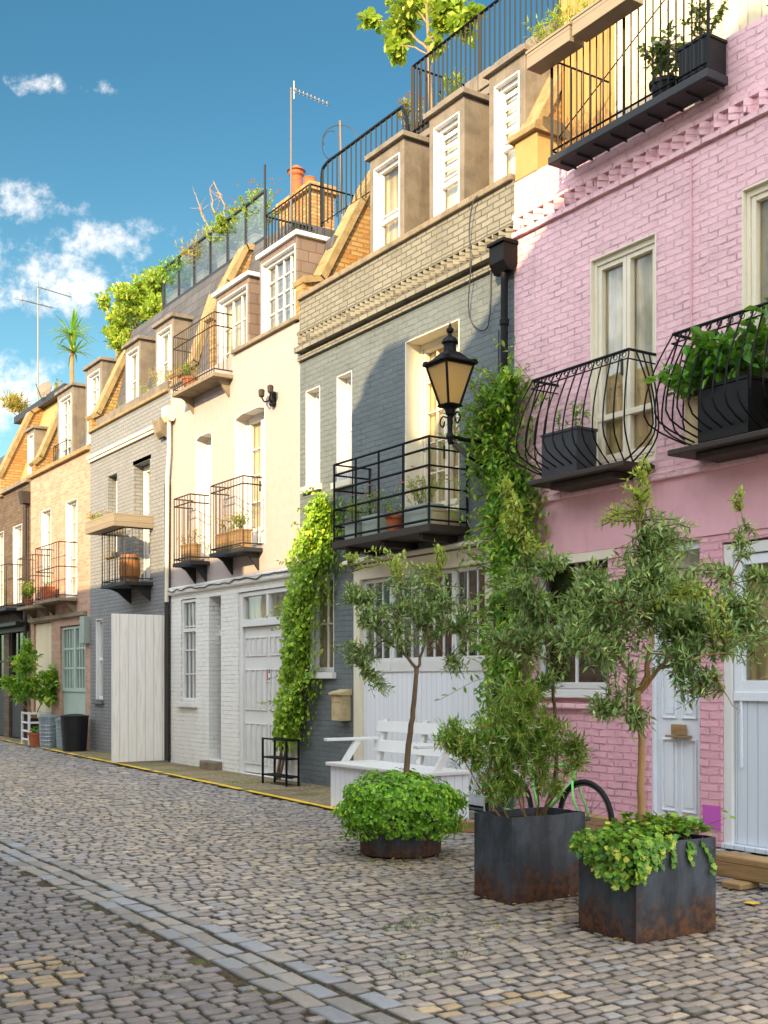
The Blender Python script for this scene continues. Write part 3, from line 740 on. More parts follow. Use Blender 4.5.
m = MB(); m.tube(smooth_pts([(W-.03,10.75,7.3),(W-.1,10.8,7.2),(W-.08,10.9,6.9),(W-.13,10.8,6.5),(W-.04,10.95,5.9),(W-.03,10.6,5.7),(W-.03,10.55,6.6)],5),.008,5)
m.tube([(W-.02,10.42,5.6),(W-.02,10.42,4.9),(W-.02,10.6,4.86)],.007,5); m.build('cable',M['grey_pot'],dark)

# ---------------------------------------------------------------- cream and white house
C0,C1 = 15.18,20.12
cream = house(C0,C1,'cream rendered house with white ground floor and two small iron window balconies')
ops_u = [(18.31,18.99,3.68,5.88),(16.32,17.41,3.70,5.95)]
ops_l = [(18.99,19.65,1.15,3.02),(17.95,18.44,.16,3.0),(15.34,17.3,.02,3.0)]
def arch_fill(m):
    body(m,C0,C1,7.0)
    for (a,b,_,z) in ops_u:
        n = 8; w_ = (b-a); q = [(a+w_*k/n, z-.004-.07*((k/n-.5)*2)**2) for k in range(n+1)]
        m.prism([(a+.0005,z)]+[(y,zz) for y,zz in q]+[(b-.0005,z)],W+.002,W+.30,'x')
wall(cream,C0,C1,3.26,6.98,ops_u,M['cream'],extra=arch_fill)
wall(cream,C0,C1,0,3.12,ops_l,M['white_brick'])
MB().box(W-.06,W+.34,C0,C1,3.12,3.26).build('string_course',M['white_brick'],cream,bev=.02)
coping_strip(cream,C0+.02,17.45,6.98,'coping',t=.07)
coping_strip(cream,19.25,C1-.05,6.98,'coping',t=.07)
glazed_door(cream,18.31,18.99,3.68,5.88,rv=.28,leaves=1,cols=2,rows=5,blind='curtain_tan',frame='white_paint',zpan=.3)
glazed_door(cream,16.32,17.41,3.70,5.95,rv=.28,leaves=2,cols=1,rows=4,blind='curtain_tan',frame='white_paint',zpan=.3)
bar_balcony(cream,18.42,19.12,.36,3.62,1.14,'brown_iron',mid=1.0,pitch=.1)
bar_balcony(cream,16.42,17.62,.34,3.66,1.12,'brown_iron',mid=1.0,pitch=.1)
bar_balcony(cream,17.5,19.2,.34,6.66,1.0,'brown_iron',floor='coping',mid=.78,pitch=.09)
window(cream,18.99,19.65,1.15,3.02,rv=.07,cols=3,rows=4,sill='white_paint',blind='curtain_grey',mid=2.45)
m = MB(); panel_leaf(m,W+.26,17.97,18.42,.18,2.3,[(.15,.85)],[(.08,.4),(.5,.92)]); d_ = m.build('front_door',M['black_paint'],cream,bev=.004)
m = MB().box(W+.2,W+.3,17.951,18.439,2.32,2.42); m.build('transom',M['white_paint'],d_); MB().box(W+.26,W+.266,17.96,18.43,2.42,2.98).build('fanlight',M['glass'],d_); MB().box(W+.33,W+.335,17.951,18.439,2.3,3.0).build('blind',M['dark_interior'],d_)  # last part: dark backing sheet for the unlit hall
MB().lathe([(.03,0),(.035,.03),(.01,.05)],(W+.2,18.05,1.1),10).build('handle',M['alu'],d_)
MB().box(W-.16,W+.30,17.9,18.5,.0,.155).build('step',M['coping'],cream,bev=.02)
m = MB(); m.box(W+.03,W+.14,17.18,17.299,.02,2.99); m.box(W+.03,W+.14,15.341,15.46,.02,2.99); m.box(W+.0,W+.139,15.46,17.18,2.42,2.54); m.box(W+.031,W+.139,15.46,17.18,2.92,2.99); m.box(W+.04,W+.13,16.28,16.36,2.54,2.92)
gd = m.build('garage_door',M['white_paint'],cream,bev=.005)
m = MB()
for a,b in ((15.462,16.318),(16.322,17.178)):
    panel_leaf(m,W+.10,a,b,.04,2.41,[(.06,.27),(.29,.5),(.52,.73),(.75,.94)],[(.06,.34),(.43,.71),(.80,.93)],d=.022)
lf_ = m.build('door_leaf',M['white_paint'],gd,bev=.004)
MB().box(W+.09,W+.096,15.46,17.18,2.54,2.92).build('pane',M['glass'],gd); MB().box(W+.2,W+.21,15.35,17.29,2.4,3.0).build('curtain',M['curtain_tan'],gd)
nt = MB(); nt.box(W+.045,W+.050,16.22,16.36,1.52,1.74,0); nt.box(W+.043,W+.0449,16.31,16.35,1.54,1.72,1); nt.box(W+.043,W+.0449,16.235,16.29,1.66,1.72,2); nt.box(W+.043,W+.0449,16.235,16.29,1.55,1.58,2)
nt.build('notice',[M['paper'],M['red_ink'],M['dark_ink']],gd)
# attic dormers
dormer(cream,15.45,16.7,W+.10,7.05,8.26,8.36,cheek='tile',frame='white_paint',cols=4,rows=4,blind='curtain_grey',depth=.9,cw=.06,cap=.05,capmat='white_paint')
dormer(cream,17.2,18.5,W+.16,6.68,8.16,8.26,cheek='tile',frame='white_paint',cols=3,rows=3,blind='curtain_tan',depth=.8,cw=.08,cap=.06,capmat='white_paint')
roof(cream,C0,17.15,6.96,8.38,xe=W+.37,xt=W+.6,mat='slate')
roof(cream,17.152,C1,6.96,9.35,xe=W+.37,xt=W+.95,mat='slate')
upstand(cream,18.72,.22,[(8.62,7.9),(8.93,8.6),(9.27,9.28),(10.4,9.32)],6.95)
upstand(cream,20.12,.24,[(8.5,7.2),(8.9,7.5),(9.5,9.3),(11.0,9.36)],6.9)
r = MB(); xr = W+.42
for z_ in (8.52,9.28): r.bar((xr,15.62,z_),(xr,17.12,z_),.025); r.bar((xr,15.62,z_),(xr+.9,15.62,z_),.025); r.bar((xr,17.12,z_),(xr+.9,17.12,z_),.03)
for k in range(14): y = 15.62+1.5*k/13; r.bar((xr,y,8.43),(xr,y,9.28),.022 if 0<k<13 else .045)
for k in range(1,7): r.bar((xr+.13*k,15.62,8.5),(xr+.13*k,15.62,9.28),.014); r.bar((xr+.13*k,17.12,8.5),(xr+.13*k,17.12,9.28),.014)
r.bar((xr,17.14,8.43),(xr,17.14,10.15),.035)
r.build('terrace_railing',M['black_iron'],cream)
ch = MB().box(11.2,11.75,19.72,21.1,8.2,11.2); ch.box(11.12,11.83,19.64,21.18,11.2,11.3); ch.box(11.17,11.78,19.69,21.13,11.3,11.38)
ch = ch.build('chimney',M['stock_brick'],cream,bev=.01)
for y in (20.75,20.2):
    MB().lathe([(.15,0),(.14,.1),(.125,.5),(.16,.54),(.16,.6),(.2,.62),(.04,.74)] if y>20.5 else [(.14,0),(.12,.25),(.13,.28)],(11.45,y,11.38),14).build('chimney_pot',M['terracotta'],ch,smooth=False)
m = MB(); m.tube([(W-.08,20.02,6.35),(W-.08,20.02,5.75),(W-.08,20.10,5.3),(W-.08,20.14,3.0)],.04,8); m.prism([(W-.18,6.6),(W-.0,6.6),(W-.0,6.42),(W-.05,6.34),(W-.12,6.34),(W-.18,6.42)],19.88,20.12)
m.build('drainpipe',M['cream_paint'],cream,bev=.004)
MB().tube([(W-.06,20.17,5.2),(W-.06,20.17,.05)],.05,8).build('drainpipe',M['brown_iron'],cream)
m = MB(); rg = random.Random(5); m.tube([(W-.075,C0+.1+4.8*k/24,3.19+rg.uniform(-.03,.03)) for k in range(25)],.010,5); m.build('cable',M['brown_iron'],cream)

# ---------------------------------------------------------------- grey house
Y0,Y1 = 20.12,24.62
grey = house(Y0,Y1,'blue grey painted brick house with a boxed-in balcony and open whitewashed garage leaf')
ops = [(22.96,23.5,4.2,5.84),(21.16,22.0,3.5,5.84),(23.81,24.25,1.12,2.86),(20.36,22.9,.02,2.72)]
wall(grey,Y0,Y1,0,6.95,ops,M['grey_brick'],extra=lambda m: body(m,Y0,Y1,7.0))
m = MB().box(W-.05,W-.002,Y0+.12,Y1,6.30,6.36); m.box(W-.08,W-.002,Y0+.12,Y1,6.362,6.43); m.build('cornice',M['cream_paint'],grey,bev=.006)
m = MB(); m.prism([(W-.2,6.42),(W-.1,6.46),(W-.0,6.40),(W-.0,6.16),(W-.08,6.10),(W-.16,6.2)],20.16,20.5); m.build('hopper',M['coping'],grey,bev=.02)
coping_strip(grey,Y0+.1,Y1,6.95,'ochre_coping',t=.06)
window(grey,22.96,23.5,4.2,5.84,rv=.22,cols=1,rows=2,blind='curtain_cream',sill='coping')
glazed_door(grey,21.16,22.0,3.5,5.84,rv=.26,leaves=1,cols=2,rows=4,blind='curtain_cream',frame='white_paint',line=False)
m = MB().box(W+.0,W+.05,21.1,22.06,5.845,5.93).build('lintel',M['coping'],grey)
b_ = bar_balcony(grey,21.02,22.3,.55,3.44,1.02,'brown_iron',pitch=.14)
m = MB(); z0_,z1_ = 4.47,4.72; p_ = .8
m.box(W-p_,W-p_+.05,20.98,22.6,z0_,z1_); m.box(W-p_+.05,W-.003,20.98,21.03,z0_+.001,z1_-.001); m.box(W-p_+.05,W-.003,22.55,22.6,z0_+.001,z1_-.001); m.box(W-p_+.05,W-p_+.25,21.03,22.55,z0_,z0_+.04); m.box(W-p_+.22,W-p_+.25,21.03,22.55,z0_+.04,z1_-.01)
m.build('planter_surround',M['grey_wood'],b_,bev=.006)
window(grey,23.81,24.25,1.12,2.86,rv=.1,cols=1,rows=1,mid=2.0,sill='slate_brick',blind='curtain_cream',line=True)
m = MB()
for k in range(3): m.box(W+.1,W+.15,21.2+.57*k,21.2+.57*k+.56,.04,2.70)
gd = m.build('garage_door',M['whitewash'],grey)
MB().box(W+.5,W+.52,20.2,22.9,.01,2.8).build('curtain',M['dark_interior'],gd)  # dark sheet standing in for the shade inside the open garage
# leaf swung open square to the front
lv = MB().box(W-1.10,W-.02,20.20,20.27,.05,2.76)
lv = lv.build('garage_leaf',M['whitewash'],grey,bev=.004)
m = MB()
for z in (.45,2.35): m.box(W-.98,W-.02,20.272,20.285,z,z+.06)
m.build('hinge',M['black_iron'],lv)
for (a,b) in ((22.65,23.52),(20.92,21.82)):
    dormer(grey,a,b,W+.38,7.12,8.48,8.60,cheek='lead',cols=2,rows=2,depth=.8,cw=.09,zw0=7.2)
roof(grey,Y0,Y1,7.0,9.35,xe=W+.40,xt=W+.95,mat='slate')
upstand(grey,24.6,.24,[(8.43,7.25),(8.6,7.35),(9.23,8.72),(9.6,9.3),(11,9.34)],6.95)
m = MB().box(W+.02,W+.30,20.35,24.3,7.012,7.2).build('parapet_trough',M['lead'],grey,bev=.01)
# glass balustrade of the roof terrace
m = MB(); xg = W+.97; g0,g1 = 18.2,22.8
for k in range(6):
    a = g0+(g1-g0)*k/6; m.box(xg,xg+.012,a+.02,a+(g1-g0)/6-.02,9.42,10.2)
for k in range(2): m.box(xg+.03+.62*k,xg+.62+.62*k,g1-.006,g1+.006,9.42,10.2)
bl = m.build('glass_balustrade',M['clear_glass'],grey)
r = MB(); r.box(xg-.02,xg+.03,g0-.02,g1+.03,10.202,10.24); r.box(xg+.031,xg+1.3,g1-.02,g1+.03,10.202,10.24); r.box(xg-.015,xg+.028,g0,g1,9.34,9.419)
for k in range(7): y = g0+(g1-g0)*k/6; r.box(xg-.016,xg+.029,y-.018,y+.018,9.42,10.201)
r.box(xg-.02,xg+.03,g1+.031,g1+.06,9.0,10.2)
r.build('rail',M['dark_lead'],bl)

# ---------------------------------------------------------------- buff brick house
K0,K1 = 24.62,29.1
buff = house(K0,K1,'buff brick house with pale sage glazed garage doors and a pair of balconies')
ops = [(27.43,28.2,3.45,5.68),(25.51,26.3,3.45,5.66),(24.95,26.75,.02,2.8),(27.4,28.85,.02,2.95)]
wall(buff,K0,K1,0,6.6,ops,M['buff_brick'],extra=lambda m: body(m,K0,K1,6.7))
coping_strip(buff,K0,K1,6.6,'ochre_coping',t=.1,x0=W-.09)
window(buff,27.43,28.2,3.45,5.68,rv=.14,cols=2,rows=5,line=True); window(buff,25.51,26.3,3.45,5.66,rv=.14,cols=2,rows=5,line=True)
bar_balcony(buff,25.5,27.25,.42,3.4,1.25,'brown_iron',floor='coping',mid=.7,pitch=.16)
bar_balcony(buff,27.5,28.75,.42,3.34,1.2,'brown_iron',floor='coping',mid=.7,pitch=.16)
MB().box(W-.1,W-.002,K0+.2,K1-.1,2.98,3.08).build('string_course',M['coping'],buff,bev=.01)
m = MB(); m2 = MB()
for k in range(2):
    a = 24.97+.88*k; b = a+.876; m.box(W+.08,W+.12,a,b,.04,1.3); sash(m2,W+.1,a,b,1.28,2.78,.06,4,3,.05)
gd = m2.build('garage_door',M['sage_paint'],buff,bev=.004); m.build('door_panel',M['sage_paint'],gd); MB().box(W+.1,W+.106,24.99,26.7,1.3,2.76).build('pane',M['glass'],gd); MB().box(W+.24,W+.25,24.9,26.75,1.2,2.8).build('curtain',M['curtain_green'],gd)
m = MB(); m.box(W+.05,W+.1,27.41,27.9,.04,2.93); m.box(W+.05,W+.1,27.91,28.84,.04,2.93); m.build('front_door',M['cream_boards'],buff)
MB().box(W-.14,W-.002,24.63,24.92,2.35,2.95).build('utility_box',M['sage_pot'],buff,bev=.01)
dormer(buff,26.95,28.15,W+.38,6.7,8.42,8.56,cols=3,rows=5,depth=.8,cw=.14,zw0=6.8)
dormer(buff,24.95,26.05,W+.38,6.7,8.55,8.70,cols=3,rows=5,depth=.8,cw=.14,zw0=6.95)
MB().add([],[]) 
r = MB(); railing_mesh(r,27.05,28.05,.1,6.72,.55,.14,x=W+.36); r.build('guard_rail',M['black_iron'],buff)
roof(buff,K0,K1,6.65,8.95,xe=W+.40,xt=W+1.1,mat='slate')
upstand(buff,29.12,.26,[(8.5,6.95),(8.7,7.15),(9.2,8.35),(9.45,8.95),(11,9.0)],6.5)

# ---------------------------------------------------------------- brown house at the far end, and one beyond
F0,F1 = 29.1,33.9
far = house(F0,F1,'sooty brown brick house with black shopfront and ochre mansard roof')
ops = [(29.87,30.7,3.55,5.58),(31.6,32.5,3.55,5.58),(29.4,31.1,.02,2.9),(31.6,33.6,.02,2.9)]
wall(far,F0,F1,0,6.55,ops,M['brown_brick'],extra=lambda m: body(m,F0,F1,6.6))
coping_strip(far,F0+.1,F1,6.55,'coping',t=.12,x0=W-.1)
window(far,29.87,30.7,3.55,5.58,rv=.14,cols=2,rows=4,line=True); window(far,31.6,32.5,3.55,5.58,rv=.14,cols=2,rows=4,line=True)
bar_balcony(far,29.5,33.2,.5,3.38,1.1,'brown_iron',floor='dark_lead',pitch=.2)
m = MB(); m.box(W+.06,W+.12,29.42,31.08,.04,1.2); m.box(W+.06,W+.12,31.62,33.58,.04,1.2)
sash(m,W+.1,29.42,31.08,1.2,2.88,.08,3,2,.05); sash(m,W+.1,31.62,33.58,1.2,2.88,.08,3,2,.05)
m.box(W-.35,W-.002,29.2,33.7,2.93,3.02); m.box(W-.05,W-.003,29.2,33.7,2.8,2.929)
gd = m.build('shopfront',M['black_paint'],far,bev=.005); MB().box(W+.1,W+.106,29.45,33.55,1.24,2.85).build('pane',M['glass'],gd); MB().box(W+.26,W+.27,29.3,33.7,.1,2.9).build('curtain',M['dark_interior'],gd)  # last part: dark sheet for the unlit shop interior
m = MB(); m.tube([(W-.1,29.25,6.3),(W-.1,29.25,.1)],.05,8); m.prism([(W-.24,6.3),(W-.0,6.3),(W-.0,6.0),(W-.18,6.0)],29.12,29.4); m.build('drainpipe',M['brown_iron'],far)
roof(far,F0,F1,6.6,9.0,xe=W+.30,xt=W+1.1,mat='ochre_render')
upstand(far,31.7,.28,[(8.36,7.0),(9.22,8.85),(9.5,9.05),(11,9.05)],6.5)
MB().box(W+.9,W+2.0,F0+.2,F1,9.002,9.2).build('roof_edge',M['dark_lead'],far,bev=.01)
dormer(far,30.0,30.7,W+.36,6.7,8.0,8.1,cols=2,rows=2,depth=.7)
def plain_house(y0,y1,label,mat,z=6.9,x=W):
    h = house(y0,y1,label); n = 2; w = (y1-y0)/n
    ops = [(y0+w*k+.7,y0+w*k+w-.7,3.8,5.7) for k in range(n)]+[(y0+w*k+.6,y0+w*k+w-.6,.05,2.7) for k in range(n)]
    wall(h,y0,y1,0,z,ops,M[mat],extra=lambda m: body(m,y0,y1,z))
    for o in ops[:n]: window(h,*o,rv=.14,cols=2,rows=4,sill='white_paint',blind='curtain_grey')
    for o in ops[n:]:
        m = MB(); panel_leaf(m,W+.1,o[0]+.01,o[1]-.01,.06,2.69,[(.05,.3),(.35,.65),(.7,.95)],[(.05,.45),(.52,.95)]); m.build('garage_door',M['cream_paint'],h)
    coping_strip(h,y0,y1,z,'coping'); roof(h,y0,y1,z,z+2); return h
plain_house(33.9,39.5,'pale cream rendered house beyond the brown brick one','cream',6.6)
plain_house(-1.2,4.75,'buff brick house next to the pink one on its near side','buff_brick',7.0)

# ---------------------------------------------------------------- the row opposite, behind the camera, whose roofs shade the street
def opposite(y0,y1,z,label,mat,gable=None,stack=None):
    X = -1.4
    h = thing('mews_house',(X,(y0+y1)/2,0),label,'house','terraced mews houses along the street',local=False)
    n = max(1,int((y1-y0)/2.6)); w = (y1-y0)/n; ops = []
    for k in range(n):
        for z0_,z1_ in ((.6,2.5),(3.6,5.4)): ops.append((y0+w*k+.7,y0+w*k+w-.7,z0_,z1_))
    m = MB(); wl = MB()
    wall(h,y0,y1,0,z,ops,M[mat],x=X-.34)
    m.box(X-7,X-.9,y0+.01,y1-.01,0,z-.05)
    m.build('rear_wall',M['plaster'],h)
    for o in ops:
        f = MB()
        a,b,c,d = o
        f.box(X-.16,X-.10,a,a+.06,c,d); f.box(X-.16,X-.10,b-.06,b,c,d); f.box(X-.159,X-.101,a+.06,b-.06,d-.06,d); f.box(X-.159,X-.101,a+.06,b-.06,c,c+.07); f.box(X-.15,X-.11,(a+b)/2-.015,(a+b)/2+.015,c+.07,d-.06); f.box(X-.149,X-.111,a+.06,b-.06,(c+d)/2-.02,(c+d)/2+.02)
        w_ = f.build('window',M['white_paint'],h); MB().box(X-.14,X-.135,a+.04,b-.04,c+.04,d-.04).build('pane',M['glass'],w_); MB().box(X-.26,X-.25,a,b,c,d).build('curtain',M['curtain_grey'],w_)
    if gable: MB().prism([(y0,z+.003),(y1,z+.003),*gable],X-7,X-.02,'x').build('roof',M['buff_brick'],h)
    else: MB().box(X-7,X+.05,y0+.002,y1-.002,z+.002,z+.1).build('roof',M['lead'],h)
    if stack:
        s_ = MB()
        for (a,b,c,d) in stack: s_.box(X-.9,X-.1,a,b,c,d)
        s_.build('chimney',M['stock_brick'],h,bev=.01)
    return h
opposite(4.25,10.2,8.0,'white brick house across the street with a tall stepped chimney','white_brick',stack=[(5.3,5.9,8.1,10.9),(5.9,6.3,8.1,10.5),(6.3,6.65,8.1,9.8)])
opposite(10.2,17,8.35,'cream rendered house across the street facing the cream one','cream')
opposite(17,26,8.3,'buff brick house across the street near its far end','buff_brick')
opposite(26,36,8.1,'white brick house across the street at its far end','white_brick')
opposite(-4.25,4.25,8.0,'buff brick gable-fronted house across the street behind the camera','buff_brick',gable=[(4.25,10.4),(0,13.2),(-4.25,10.4)])

# ================================================================== helpers turning measured directions into points of the place
FPX = 1150.0; HC = 1.55
def on(px, py, x=W):
    t = (px-384)/FPX; d = x/(FW.x+t*RT.x); return V((x, d*(FW.y+t*RT.y), HC+(680-py)/FPX*d))
def at(px, py, d):
    t = (px-384)/FPX; return V((d*(FW.x+t*RT.x), d*(FW.y+t*RT.y), HC+(680-py)/FPX*d))

# ================================================================== GROUND
def ground_mat():
    t = NT('earth and moss joints'); o = t.obj()
    n = t.noise(o, 1.3, 5, .6); n2 = t.noise(o, 30, 4, .65); n3 = t.noise(o, 5.5, 4, .6)
    c = t.mix(t.ramp(n2,.35,.65), srgb(52,45,37), srgb(88,76,60))
    c = t.mix(t.math('MULTIPLY', t.ramp(n3,.52,.66), .8), c, srgb(74,92,40))
    c = t.mix(t.math('MULTIPLY', t.ramp(n,.55,.7), .5), c, srgb(128,112,86))
    t.pbsdf(c, .95, .1, 0, t.bump(n2,.8,.01)); return t.mat
M['ground'] = ground_mat()
tag(MB().face([(-80,-60,-.016),(120,-60,-.016),(120,300,-.016),(-80,300,-.016)]).build('ground',M['ground']),kind='structure')

def sett_mat():
    t = NT('granite setts'); o = t.obj()
    a = t.new('ShaderNodeVertexColor'); a.layer_name = 'tone'
    n2 = t.noise(o, 60, 4, .7); n1 = t.noise(o, .8, 4, .6); n3 = t.noise(o, 14, 4, .65)
    c = t.mix(t.math('MULTIPLY', t.ramp(n2,.40,.65), .35), a.outputs[0], (.15,.135,.12,1))
    c = t.mix(t.math('MULTIPLY', t.ramp(n3,.5,.75), .35), c, (.42,.37,.30,1))
    c = t.mix(t.math('MULTIPLY', t.ramp(n1,.5,.75), .3), c, (.14,.125,.10,1))
    rgh = t.math('ADD', t.math('MULTIPLY', n3, .35), .26)
    t.pbsdf(c, rgh, .42, 0, t.bump(t.math('ADD',n2,t.math('MULTIPLY',n3,1.2)), .5, .005)); return t.mat
M['setts'] = sett_mat()
def line_x(y):   # street-side edge of the pavement strip
    pts = [(-5,5.9),(5.3,6.42),(8,6.74),(12,7.03),(19.6,7.45),(30,8.0),(60,8.3)]
    for (a,xa),(b,xb) in zip(pts,pts[1:]):
        if y <= b: return xa+(xb-xa)*(y-a)/(b-a)
    return pts[-1][1]
rg = random.Random(21)
sv, sf, sc_tone = [], [], []
def sett(cx,cy,lx,ly,rot,tone,ht):
    n = len(sv); c_,s_ = cos(rot),sin(rot); tx,ty = rg.gauss(0,.018),rg.gauss(0,.018)
    corner = [(-1,-1),(1,-1),(1,1),(-1,1)]
    jit = [(rg.uniform(.9,1.0),rg.uniform(.9,1.0)) for _ in range(4)]
    for (k,z) in ((1.0,-.03),(.98,ht-.010),(.88,ht-.001),(.66,ht+.0003)):
        for (ax,ay),(jx,jy) in zip(corner,jit):
            x = ax*lx/2*jx*(1-(1-k)*(.15/max(lx,.1))); y = ay*ly/2*jy*(1-(1-k)*(.11/max(ly,.08)))
            sv.append((cx+x*c_-y*s_, cy+x*s_+y*c_, z+tx*x+ty*y+rg.gauss(0,.0009)))
    for l in range(3):
        for j in range(4): sf.append((n+l*4+j,n+l*4+(j+1)%4,n+(l+1)*4+(j+1)%4,n+(l+1)*4+j))
    sf.append((n+12,n+13,n+14,n+15))
    dk = (.075,.066,.056,1); md = (tone[0]*.85+.01,tone[1]*.85+.01,tone[2]*.85+.01,1)
    sc_tone.extend([dk]*8+[md]*4+[tone]*4)   # earth in the joints, with their shading painted into the sides
TONES = [srgb(150,144,141),srgb(164,157,150),srgb(140,136,136),srgb(146,140,141),srgb(176,166,155),srgb(130,126,127),srgb(156,147,143),srgb(148,150,158)]
def tone(x,y):
    c = list(rg.choice(TONES)); k = rg.uniform(.84,1.12)
    if x < 2.6: c = [c[0]*.56,c[1]*.56,c[2]*.60]  # shadow on the camera side painted into the sett tone
    else: w_ = min(1,(x-3)/1.5)*max(0,1-max(0,x-5.2)/1.5); c = [c[0]*(1+.16*w_),c[1]*(1+.09*w_),c[2]*(1-.04*w_)]  # warm sunlit sheen of mid-street painted into the sett tone
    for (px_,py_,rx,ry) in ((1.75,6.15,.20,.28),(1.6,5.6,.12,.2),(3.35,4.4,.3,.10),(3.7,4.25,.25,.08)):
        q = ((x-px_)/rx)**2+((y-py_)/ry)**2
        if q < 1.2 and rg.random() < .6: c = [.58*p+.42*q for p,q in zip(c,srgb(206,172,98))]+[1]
    return (min(1,c[0]*k*.97),min(1,c[1]*k*.91),min(1,c[2]*k*.82),1)
y = 1.9
while y < 37:
    far_ = y > 16; ph = .090 if y < 13 else (.125 if not far_ else .15)
    for (xa,xb) in ((-1.35,2.66),(3.14,(W-.05 if y < 11.3 else line_x(y)-.03))):
        x = xa+rg.uniform(-.08,0)
        while x < xb:
            l = rg.uniform(.095,.155) if not far_ else rg.uniform(.13,.21)
            if x+l > xb+.05: break
            yy = y+.02*sin(x*1.3+y*.35)+.006*sin(x*5.1)
            if not (-.3 < x < .3 and -1 < y < 1):
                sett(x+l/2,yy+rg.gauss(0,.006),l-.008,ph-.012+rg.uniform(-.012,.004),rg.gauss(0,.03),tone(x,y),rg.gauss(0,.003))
            x += l
    y += ph
for k in range(3):
    y = 1.5+.1*k
    while y < 37:
        l = rg.uniform(.22,.33); c = [q for q in srgb(*rg.choice([(142,140,136),(136,139,144),(126,122,117),(150,143,133),(142,146,150)]))[:3]]
        if k == 0: c = [q*.85 for q in c]
        sett(2.75+.15*k+.012*sin(y)+rg.gauss(0,.006), y+l/2, .143+rg.uniform(-.02,.006), l-.014, rg.gauss(0,.03), (c[0],c[1],c[2],1), -.004 if k==1 else .001); y += l
me = bpy.data.meshes.new('cobbled_street'); me.from_pydata(sv,[],sf); me.materials.append(M['setts'])
ca = me.color_attributes.new('tone','FLOAT_COLOR','POINT'); ca.data.foreach_set('color',[v for t in sc_tone for v in t])
me.polygons.foreach_set('use_smooth',[True]*len(sf)); me.update()
o = bpy.data.objects.new('cobbled_street',me); col.objects.link(o); tag(o,kind='structure')

def pave_mat():
    t = NT('mossy pavement'); o = t.obj()
    n = t.noise(o, 1.6, 6, .65); n2 = t.noise(o, 22, 5, .65); n3 = t.noise(o, .9, 4, .6)
    c = t.mix(t.ramp(n2,.3,.7), srgb(112,98,76), srgb(160,144,118))
    c = t.mix(t.math('MULTIPLY', t.ramp(n,.48,.62), .75), c, srgb(104,112,48))
    c = t.mix(t.math('MULTIPLY', t.ramp(n3,.5,.7), .6), c, srgb(96,80,58))
    t.pbsdf(c, .9, .15, 0, t.bump(n2,.7,.012)); return t.mat
M['pave'] = pave_mat()
pv = MB(); ys = [11.3+.6*k for k in range(39)]
for a,b in zip(ys,ys[1:]): pv.add([(line_x(a),a,.012),(W+.2,a,.012),(W+.2,b,.012),(line_x(b),b,.012),(line_x(a),a,-.05),(line_x(b),b,-.05)],[(0,1,2,3),(0,3,5,4)])
tag(pv.build('pavement',M['pave']),kind='structure')
M['yellow_line'] = plain_mat('worn yellow road paint', srgb(226,188,52), .7, .12, 3, .5, .006, dark=srgb(206,162,52))
yl = MB(); ys = [11.6+.2*k for k in range(95)]
e0 = [(line_x(y)-.03+rg.gauss(0,.008), line_x(y)+.065+rg.gauss(0,.008)) for y in ys]
for i in range(len(ys)-1):
    if rg.random() < (.06 if ys[i] < 21 else .45): continue
    yl.add([(e0[i][0],ys[i],.017),(e0[i][1],ys[i],.018),(e0[i+1][1],ys[i+1],.018),(e0[i+1][0],ys[i+1],.017)],[(0,1,2,3)])
ys = [4.6+.1*k for k in range(14)]
for i in range(len(ys)-1):
    if rg.random() < .6: continue
    q = lambda y: line_x(y)+.02+rg.gauss(0,.006)
    yl.add([(q(ys[i]),ys[i],.012),(q(ys[i])+.08,ys[i],.012),(q(ys[i+1])+.08,ys[i+1],.012),(q(ys[i+1]),ys[i+1],.012)],[(0,1,2,3)])
tag(yl.build('yellow_line',M['yellow_line']),kind='structure')
# fallen leaves and moss tufts
lt = MB(); rl = random.Random(9)
def litter(n,cx,cy,sx,sy):
    for _ in range(n):
        p = V((cx+rl.gauss(0,sx),cy+rl.gauss(0,sy),rl.uniform(.008,.02)))
        if p.x > W-.02: continue
        leaf(lt,p,V((rl.uniform(-1,1),rl.uniform(-1,1),rl.uniform(-.1,.3))),V((rl.uniform(-.4,.4),rl.uniform(-.4,.4),1)),rl.uniform(.02,.05),rl.uniform(.01,.02),'oval')
litter(160,5.6,8.0,.45,.3); litter(140,6.3,6.0,.5,.5); litter(90,5.2,5.6,.5,.7); litter(90,7.2,10.5,.5,1.2); litter(60,5.0,7.0,1,1.5); litter(80,7.9,14.5,.3,1.5); litter(40,4.0,5.5,1.0,1.0)
tag(lt.build('fallen_leaves',M['lf_dry']),kind='stuff')
ms = MB()
for (cx,cy,n) in ((4.05,5.95,90),(4.35,6.05,60),(3.6,5.3,50),(3.9,5.2,60),(3.45,5.0,40),(4.6,5.7,40),(2.3,5.6,30),(2.0,6.2,30),(8.2,19.2,160),(8.0,16.9,160),(7.9,15.0,160),(8.1,13.9,120),(7.6,15.6,120),(8.2,29.2,160),(8.1,29.9,120)):
    for _ in range(n):
        p = V((cx+rl.gauss(0,.10),cy+rl.gauss(0,.05 if cx<5 else .35),rl.uniform(-.004,.012)))
        if p.x > W-.01: continue
        leaf(ms,p,V((rl.uniform(-1,1),rl.uniform(-1,1),rl.uniform(.2,1))),V((rl.uniform(-1,1),rl.uniform(-1,1),1)),rl.uniform(.012,.03),.008)
tag(ms.build('moss',M['lf_moss']),kind='stuff')

